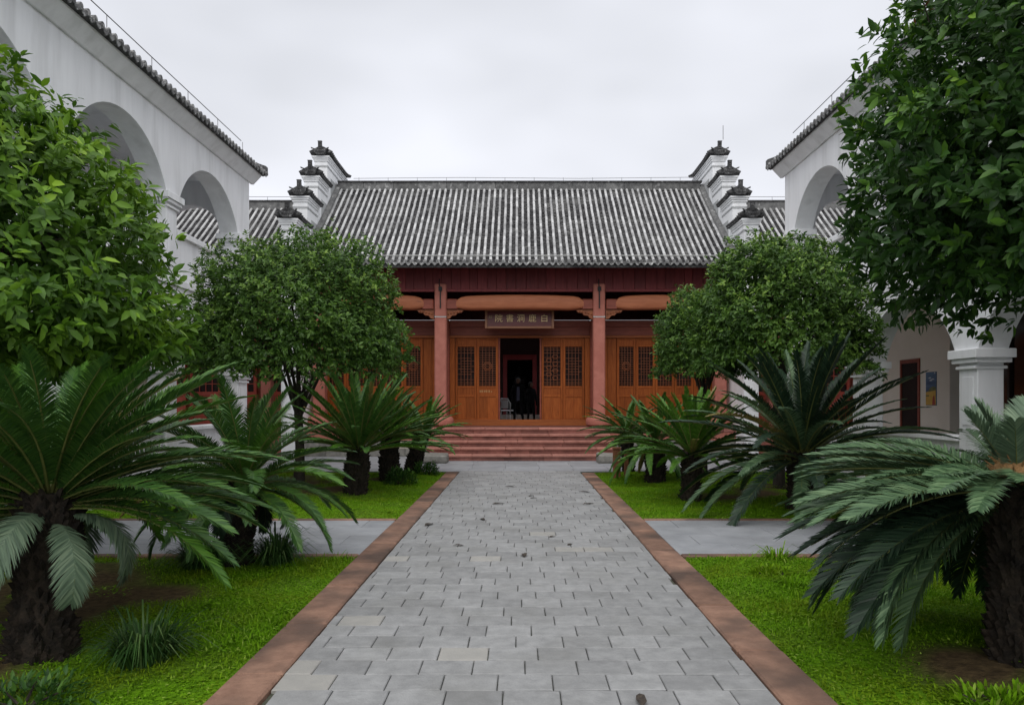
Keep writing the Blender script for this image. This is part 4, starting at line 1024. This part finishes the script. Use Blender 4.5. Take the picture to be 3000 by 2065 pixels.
    newg = np.repeat(np.clip((depth-.90)/.1, 0, 1)*(r_.uniform(0, 1, n) < young)*np.clip(.55+d[:, 2]*.75, .08, 1), per)
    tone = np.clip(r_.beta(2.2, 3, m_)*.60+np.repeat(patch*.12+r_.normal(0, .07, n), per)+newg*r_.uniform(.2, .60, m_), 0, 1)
    keep = np.ones(m_, bool)
    if parts:                                            # the outermost leaves towards the court are objects of their own
        toC = norm(np.array([-x, -y, 1.55-zc])[None]); fac = np.sum(np.repeat(out, per, 0)*toC, 1)
        vis = (fac > .25) & (np.repeat(depth, per) > .955)
        ids = np.nonzero(vis)[0]; ids = r_.permutation(ids)[:parts]; keep[ids] = False
    V, T, Q, tn = leaf_batch(P[keep], D[keep], N[keep], size[keep], .46, tone[keep])
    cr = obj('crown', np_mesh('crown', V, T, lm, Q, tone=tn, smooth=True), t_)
    if parts:
        lmsh = [single_leaf_mesh(lm)]
        b2 = single_leaf_mesh(lm); b2.attributes['tone'].data.foreach_set('value', np.full(8, .35, np.float32)); lmsh.append(b2)
        for i in ids:
            S = np.cross(N[i], D[i]); M_ = Matrix(((D[i][0], S[0], N[i][0], P[i][0]), (D[i][1], S[1], N[i][1], P[i][1]), (D[i][2], S[2], N[i][2], P[i][2]), (0, 0, 0, 1)))
            o = bpy.data.objects.new('leaf', lmsh[0] if tone[i] > .5 else lmsh[1]); col.objects.link(o); o.parent = cr
            o.matrix_local = M_ @ Matrix.Scale(float(size[i]), 4)
    for k in range(shoots):                              # long young shoots standing out of the crown
        a = rr.uniform(2.2, 4.1); e0 = rr.uniform(.35, 1.15)
        b = Vector((cx+rx*.92*math.cos(a)*math.cos(e0), cy+ry*.92*math.sin(a)*math.cos(e0), zc+rz*.92*math.sin(e0)))
        tip = b+Vector((math.cos(a)*.12+rr.uniform(-.06, .06), math.sin(a)*.12, rr.uniform(.28, .55)))
        sh = MB().tube([b, b.lerp(tip, .5)+Vector((.02, 0, 0)), tip], [.006, .004, .002], 5).build('shoot', 'bark', t_)
        q = 16; f = np.linspace(.25, 1, q)[:, None]; Pp = np.array(b)[None]*(1-f)+np.array(tip)[None]*f
        az = np.arange(q)*2.4; Dd = norm(np.stack([np.cos(az), np.sin(az), np.full(q, .55)], 1)); Nn = norm(np.cross(np.cross(Dd, [[0, 0, 1.]]), Dd)); 
        V, T, Q, tn = leaf_batch(Pp, Dd, Nn, np.full(q, lsz*.75), .30, np.full(q, .6))
        obj('shoot_leaves', np_mesh('shoot_leaves', V, T, 'leafred' if k % 2 == 0 else lm, Q, tone=tn), sh)
    return t_
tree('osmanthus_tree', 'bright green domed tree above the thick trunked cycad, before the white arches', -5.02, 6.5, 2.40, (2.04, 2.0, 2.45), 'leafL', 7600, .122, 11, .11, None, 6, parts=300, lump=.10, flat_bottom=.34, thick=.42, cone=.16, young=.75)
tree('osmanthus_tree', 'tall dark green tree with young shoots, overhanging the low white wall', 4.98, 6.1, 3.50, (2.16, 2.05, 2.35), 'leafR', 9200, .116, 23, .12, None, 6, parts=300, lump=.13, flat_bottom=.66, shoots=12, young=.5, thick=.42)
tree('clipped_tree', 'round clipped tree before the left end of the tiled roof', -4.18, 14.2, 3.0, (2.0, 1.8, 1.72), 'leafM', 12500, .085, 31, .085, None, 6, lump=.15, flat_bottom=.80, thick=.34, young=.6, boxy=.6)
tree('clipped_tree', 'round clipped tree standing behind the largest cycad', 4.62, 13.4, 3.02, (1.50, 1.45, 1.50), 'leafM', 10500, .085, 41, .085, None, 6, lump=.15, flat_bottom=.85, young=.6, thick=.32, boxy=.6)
tree('clipped_tree', 'small clipped tree tucked against the bigger one near the right column', 3.82, 15.6, 2.80, (1.0, 1.0, 1.18), 'leafM', 6000, .07, 47, .06, None, 6, lump=.15, flat_bottom=.85, young=.5, thick=.32, boxy=.6)

# ------------------------------------------------------------------ cycads
def frond_mesh(L, th0, k, npair, ll, lw_, v, seed, mt):
    r_ = np.random.default_rng(seed)
    M_ = 24; s = np.linspace(0, 1, M_); th = th0-k*s**1.3
    dx = np.cos(th)*L/(M_-1); dz = np.sin(th)*L/(M_-1)
    cx_ = np.concatenate([[0], np.cumsum(dx[:-1])]); cz_ = np.concatenate([[0], np.cumsum(dz[:-1])])
    cyv = .06*L*r_.uniform(-1, 1)*s**2
    u = np.linspace(.10, .995, npair)
    P = np.stack([np.interp(u, s, cx_), np.interp(u, s, cyv), np.interp(u, s, cz_)], 1)
    a = np.interp(u, s, th); T = np.stack([np.cos(a), 0*a, np.sin(a)], 1); Nn = np.stack([-np.sin(a), 0*a, np.cos(a)], 1)
    prof = np.interp(u, [0, .1, .25, .6, .85, 1], [.25, .35, .8, 1, .75, .35])
    Vs = []; Fq = []; Ft = []; o = 0
    for sd_ in (-1, 1):
        fwd = np.interp(u, [0, 1], [R(22), R(62)])+r_.normal(0, .05, npair)
        lat = np.array([0, sd_, 0.])[None]
        vv = v+r_.normal(0, .10, npair)
        D = norm(lat*np.cos(fwd)[:, None]*np.cos(vv)[:, None]+T*np.sin(fwd)[:, None]+Nn*(np.sin(vv)*np.cos(fwd))[:, None])
        l = (ll*prof*r_.uniform(.9, 1.08, npair))[:, None]
        Wd = norm(np.cross(D, np.cross(D, T)))*-1; Wd = norm(T-D*np.sum(T*D, 1, keepdims=True))*(lw_/2)
        g_ = np.array([0, 0, -1.])
        b0, b1 = P-Wd*.6, P+Wd*.6
        mid = P+D*l*.55+g_*l*.04; m0, m1 = mid-Wd, mid+Wd
        tip = P+D*l+g_*l*.17
        Vs.append(np.stack([b0, b1, m1, m0, tip], 1).reshape(-1, 3))
        i = (np.arange(npair)*5+o)[:, None]
        Fq.append(i+np.array([[0, 1, 2, 3]])); Ft.append(i+np.array([[3, 2, 4]])); o += npair*5
    # stalk
    q = np.arange(0, M_, 3); ra = np.interp(s[q], [0, 1], [.011, .002])*(L/1.3)
    C = np.stack([cx_[q], cyv[q], cz_[q]-.004], 1); aa = th[q]; NN = np.stack([-np.sin(aa), 0*aa, np.cos(aa)], 1)
    ring = np.stack([C+NN*ra[:, None], C+np.array([0, 1, 0])*ra[:, None]-NN*ra[:, None]*.5, C-np.array([0, 1, 0])*ra[:, None]-NN*ra[:, None]*.5], 1)
    Vr = ring.reshape(-1, 3); nr = len(q); fr_ = []
    for i in range(nr-1):
        for j in range(3): fr_.append((o+i*3+j, o+i*3+(j+1) % 3, o+(i+1)*3+(j+1) % 3, o+(i+1)*3+j))
    V = np.concatenate(Vs+[Vr]); F4 = np.concatenate(Fq+[np.array(fr_)]); F3 = np.concatenate(Ft)
    me = np_mesh('frond', V, F3, mt, F4); me.materials.append(MT['rachis'])
    n3 = len(F3); n4 = len(F4); mi = np.zeros(n3+n4, np.int32); mi[n3+n4-len(fr_):] = 1
    me.polygons.foreach_set('material_index', mi); return me
FC = {}; ALT = {'frond': 'frondlight', 'frondlight': 'frond', 'fronddark': 'frondmid', 'frondmid': 'fronddark'}
def fronds(L, th0, k, npair, ll, lw_, v, mt, nv=3):
    key = (round(L, 2), round(th0, 2), round(k, 2), npair, mt)
    if key not in FC: FC[key] = [frond_mesh(L, th0, k, npair, ll, lw_, v, hash((round(th0*100), q)) % 9999, mt) for q in range(nv)]
    return random.choice(FC[key])
def cycad(label, x, y, th, tr, L, n, els, k0, near=True, mt='frond', lean=(0, 0), old=0, scale_seed=1, cone=False, oldmat='frondgrey', droopk=0.0, azskip=None, llf=.145, pw=.9, young=None):
    random.seed(scale_seed*13+5)
    c = thing('cycad', label, 'cycad', (x, y, 0), 'cycads in the beds')
    lx, ly = lean
    mb = MB(); N = 14; rs = []; prof = np.linspace(0, 1, 9)
    ctr = lambda u: (lx*u**1.2, ly*u**1.2, -.05+(th+.05)*u)
    for u in prof:
        cxx, cyy, czz = ctr(u); r0 = tr*(1.12-.10*u+.07*math.sin(u*9+scale_seed))
        rs.append([(cxx+r0*math.cos(2*PI*j/N)*random.uniform(.95, 1.05), cyy+r0*math.sin(2*PI*j/N)*random.uniform(.95, 1.05), czz) for j in range(N)])
    mb.rings(rs)
    ns = int(th*tr*(2600 if near else 1300))
    for i in range(ns):                                 # overlapping leaf bases
        u = .03+.97*i/ns; a = i*2.39996+random.uniform(-.2, .2); cxx, cyy, czz = ctr(u); r0 = tr*(1.10-.10*u+.07*math.sin(u*9+scale_seed))
        ln = random.uniform(.03, .075)*(1.4 if random.random() < .12 else 1); wd_ = .026 if near else .035
        ca, sa = math.cos(a), math.sin(a); bx_, by_ = cxx+(r0-.012)*ca, cyy+(r0-.012)*sa
        px_, py_, pz_ = cxx+(r0+ln*.75)*ca, cyy+(r0+ln*.75)*sa, czz+ln*.65
        mb.add([(bx_-sa*wd_, by_+ca*wd_, czz), (bx_+sa*wd_, by_-ca*wd_, czz), (bx_, by_, czz+.045), (bx_+ca*.02, by_+sa*.02, czz-.025), (px_, py_, pz_)],
               [(0, 2, 4), (2, 1, 4), (1, 3, 4), (3, 0, 4)])
    mb.build('trunk', 'cycbark', c)
    top = ctr(1.0); npair = 118 if near else 52
    lw_ = (.0115 if near else .025)*L/1.3
    if cone:
        cn = MB().lathe([(.10, -.05), (.13, .02), (.115, .10), (.07, .19), (.02, .24)], top, 14)
        for i in range(60):
            u = i/60; a = i*2.4; r0 = .125*(1-u**2*.8); z_ = top[2]-.02+.24*u
            cn.tube([(top[0]+r0*.8*math.cos(a), top[1]+r0*.8*math.sin(a), z_), (top[0]+(r0+.05)*math.cos(a), top[1]+(r0+.05)*math.sin(a), z_+.06)], [.012, .002], 4)
        cn.build('crown_core', 'cone', c)
    for i in range(n):
        u = (i+.5)/n; a = i*2.39996+random.uniform(-.25, .25)
        e = els[0]+(els[1]-els[0])*u**pw+random.uniform(-6, 6)
        if young and i < 9: e = 78-3*i
        if azskip and azskip(a % (2*PI), e): continue
        kk = (k0+droopk*u)*random.uniform(.85, 1.15)
        e_ = round(e/7)*7; k_ = round(kk/.15)*.15; Lq = L*(1-.12*(u < .15))*(.46 if young and i < 9 else 1)
        mq = 'frondgrey' if young and i < 9 else young if young and u < .4 else 'frondyellow' if random.random() < .018 else (ALT[mt] if random.random() < .28 else mt)  # paler material on upper fronds paints light on the crown; first few are young
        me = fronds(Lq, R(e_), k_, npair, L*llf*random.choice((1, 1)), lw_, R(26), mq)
        rb = tr*.35*(.3+u)
        o = obj('frond', me, c, (top[0]+rb*math.cos(a), top[1]+rb*math.sin(a), top[2]-.10*u+random.uniform(-.02, .02)), (random.uniform(-.18, .18), 0, a))
        q = random.uniform(.9, 1.08); o.scale = (q, q, q)
    for i in range(old):
        a = i*2*PI/old+random.uniform(-.4, .4)
        me = fronds(L*.50, R(-5 if i % 2 else 12), 2.1 if i % 2 else 2.4, npair, L*.13, lw_*1.1, R(-8), oldmat)
        obj('old_frond', me, c, (top[0]+tr*.6*math.cos(a), top[1]+tr*.6*math.sin(a), top[2]-.10-random.uniform(0, .12)), (random.uniform(-.3, .3), 0, a))
    return c
cycad('huge cycad on a thick black trunk, under the bright dome tree', -2.90, 4.55, 1.0, .15, 1.30, 125, (64, 2), .40, True, 'frond', (.02, .05), 10, 1, droopk=.5, llf=.12, azskip=lambda a, e: e < 34 and abs(a-R(288)) < R(42))
cycad('mid sized cycad with dark grass round its foot next to the cross path', -2.72, 7.15, .82, .13, 1.10, 60, (82, -10), .5, True, 'frond', (.08, .05), 5, 2, droopk=.7, oldmat='fronddark')
cycad('cycad with wide fan of fronds on a stout trunk, foremost of three before the steps', -2.74, 12.5, .82, .17, 1.46, 78, (80, 8), .25, False, 'frond', (.06, 0), 0, 3, droopk=.25, llf=.10)
cycad('cycad with upright trunk beside the low shrub, middle of three before the steps', -2.62, 15.0, .86, .165, 1.14, 56, (72, 6), .3, False, 'frond', (.03, 0), 0, 4, droopk=.3, llf=.11)
cycad('cycad leaning towards the steps, closest of three to the stone block', -2.36, 16.3, .88, .15, 1.05, 40, (70, 4), .35, False, 'frondlight', (.26, 0), 0, 5, droopk=.3, llf=.11)
cycad('drooping dark cycad with brown woolly core beside the low white wall', 2.90, 4.35, 1.08, .13, 1.25, 190, (24, -24), .30, True, 'fronddark', (-.02, 0), 0, 6, True, 'fronddark', .75, pw=.8, azskip=lambda a, e: e < 6 and abs(a-R(255)) < R(48), young='frondmid')  # upper fronds paler, lower ones dark: light from above put into the colour
cycad('largest cycad with long spread fronds and hidden trunk under the clipped tree', 3.95, 10.5, .85, .17, 1.85, 84, (84, -8), .35, True, 'fronddark', (0, 0), 0, 7, droopk=.6, llf=.10)
cycad('cycad with light green fan on a cut cylindrical trunk in open lawn', 2.72, 11.95, .76, .135, 1.20, 66, (82, 6), .3, False, 'frondlight', (.02, 0), 0, 8, droopk=.35, llf=.11)
cycad('dark cycad with drooping tips right behind the light green fan', 2.60, 14.4, .82, .165, 1.12, 60, (70, -18), .5, False, 'frond', (0, 0), 0, 9, droopk=.7, llf=.11)
cycad('cycad standing behind the wooden post next to the steps', 2.35, 16.2, .92, .12, 1.05, 46, (60, -4), .45, False, 'frond', (-.05, 0), 0, 10, droopk=.4, llf=.11)

# ------------------------------------------------------------------ small plants and things
def tuft(nm, label, cat, x, y, n, h, sp, m, seed, wd=.006):
    r_ = np.random.default_rng(seed)
    az = r_.uniform(0, 2*PI, n); rb = sp*.35*np.sqrt(r_.uniform(0, 1, n)); L = h*r_.uniform(.35, 1.0, n)*np.where(r_.uniform(0, 1, n) < .12, 1.45, 1); ln = r_.uniform(.15, 1.25, n)
    c, s = np.cos(az), np.sin(az); B = np.stack([rb*c, rb*s, 0*c-.01], 1); F_ = np.stack([c, s, 0*c], 1); S_ = np.stack([-s, c, 0*c], 1)*wd
    up = np.array([0, 0, 1.])
    p1 = B+F_*(L*ln*.25)[:, None]+up*(L*.5)[:, None]; p2 = B+F_*(L*ln*.6)[:, None]+up*(L*(.85-.2*ln))[:, None]; p3 = B+F_*(L*ln*1.05)[:, None]+up*(L*(1-.62*ln))[:, None]
    V = np.stack([B-S_, B+S_, p1+S_, p1-S_, p2+S_*.8, p2-S_*.8, p3], 1).reshape(-1, 3); i = (np.arange(n)*7)[:, None]
    F4 = np.concatenate([i+np.array([[0, 1, 2, 3]]), i+np.array([[3, 2, 4, 5]])]); F3 = i+np.array([[5, 4, 6]])
    o = obj(nm, np_mesh(nm, V, F3, m, F4), None, (x, y, 0)); return tag(o, label, cat)
tuft('grass_tuft', 'dark arching grass tuft on the lawn by the thickest trunk', 'grass tuft', -2.25, 4.5, 460, .30, .42, 'tuft', 1)
tuft('grass_tuft', 'dense dark grass clump hugging the foot of the cycad at the cross path', 'grass tuft', -2.95, 7.05, 700, .34, .55, 'tuft', 2)
tuft('grass_tuft', 'spiky grass clump between the cross path cycad and the path kerb', 'grass tuft', -2.30, 7.1, 420, .38, .32, 'tuft', 3)
tuft('grass_tuft', 'small grass tuft at the corner of the right lawn by the cross path', 'grass tuft', 2.45, 7.15, 200, .22, .3, 'grass', 4)
tuft('grass_tuft', 'sparse grass tuft below the drooping dark cycad', 'grass tuft', 2.25, 6.2, 130, .16, .3, 'grass', 5)
def shrub(label, x, y, rx, rz, n, lsz, seed, nm='low_shrub', mt='shrub'):
    r_ = np.random.default_rng(seed); d = norm(r_.normal(size=(n, 3))); d[:, 2] = np.abs(d[:, 2]); u = r_.uniform(.55, 1.05, n)[:, None]
    P = d*u*np.array([rx, rx*.9, rz])*(1+.15*np.sin(d[:, :1]*6+seed)); D = norm(d+r_.normal(0, .5, (n, 3))+np.array([0, 0, .3])); N = norm(np.cross(np.cross(D, [[0, 0, 1.]])+1e-6, D))
    V, T, Q, tn = leaf_batch(P, D, N, lsz*r_.uniform(.6, 1.2, n), .35, r_.uniform(0, 1, n))
    o = thing(nm, label, 'shrub', (x, y, 0)); obj('foliage', np_mesh('foliage', V, T, mt, Q, tone=tn), o)
    st = MB()
    for q in range(7): st.tube([(0, 0, -.02), (rx*.6*math.cos(q*.9), rx*.6*math.sin(q*.9), rz*.7)], [.01, .004], 5)
    st.build('stem', 'bark', o); return o
shrub('low dark green shrub between the middle cycad trunk and the path', -2.28, 14.2, .30, .28, 900, .085, 3)
shrub('low dark green shrub at the foot of the leaning cycad', -1.98, 16.0, .28, .26, 700, .08, 5)
shrub('leafy ground weed at the inner corner of the right near lawn', 2.2, 6.6, .22, .10, 320, .06, 9, 'weed', 'grass')
shrub('clump of broad leaved weeds on the bottom of the right near lawn', 2.42, 3.75, .30, .09, 420, .06, 11, 'weed', 'grass')
shrub('clump of broad leaved weeds in front of the thickest trunk', -2.55, 3.85, .34, .10, 460, .06, 13, 'weed', 'shrub')
wp = thing('wooden_post', 'brown squared wooden post in the lawn under the cycads', 'post', (1.96, 15.2, 0))
MB().bbox(-.075, .075, -.06, .06, -.05, .60, .012).build('shaft', 'stump', wp)
MB().bbox(-.085, .085, -.07, .07, .602, .64, .01).build('head', 'stump', wp)
MB().bbox(.15, .24, -.05, .04, -.05, .56, .012).build('brace', 'stump', wp)
# fallen leaves on the paving
lf = MB(); lf.rings([[(-.055, 0, .004), (-.02, -.02, .012), (.03, -.016, .018), (.07, 0, .006)], [(-.055, .001, .006), (-.02, .0, .006), (.03, .0, .010), (.07, .001, .008)], [(-.055, .002, .004), (-.02, .022, .016), (.03, .018, .014), (.07, .002, .006)]], False, False)
lfm = lf.mesh('fallen_leaf', 'deadleaf', True, 60)
for px_, py_, sc_ in ((972, 1188, 1.7), (1092, 1176, 1.3), (1127, 1141, 1.6), (1156, 1102, 1.5), (1202, 1123, 1.0), (1207, 1128, 1.0), (1325, 1114, 1.5), (1330, 1141, 1.4), (1338, 1140, 1.0), (1186, 1257, 1.5), (1290, 1233, .9), (1250, 1215, .9), (1040, 1235, 1.0), (1452, 1588, 1.3)):
    z_ = 2200*1.55/((px_*0+py_-905-5)*1.2937); xx = (px_-1177)*1.2937/2200*z_
    o = obj('fallen_leaf', lfm, None, (xx, z_, .0), (0, 0, random.uniform(0, 6)), (sc_,)*3)
    tag(o, 'dark curled fallen leaf lying on the grey paved path', 'leaf', 'fallen leaves on the path')
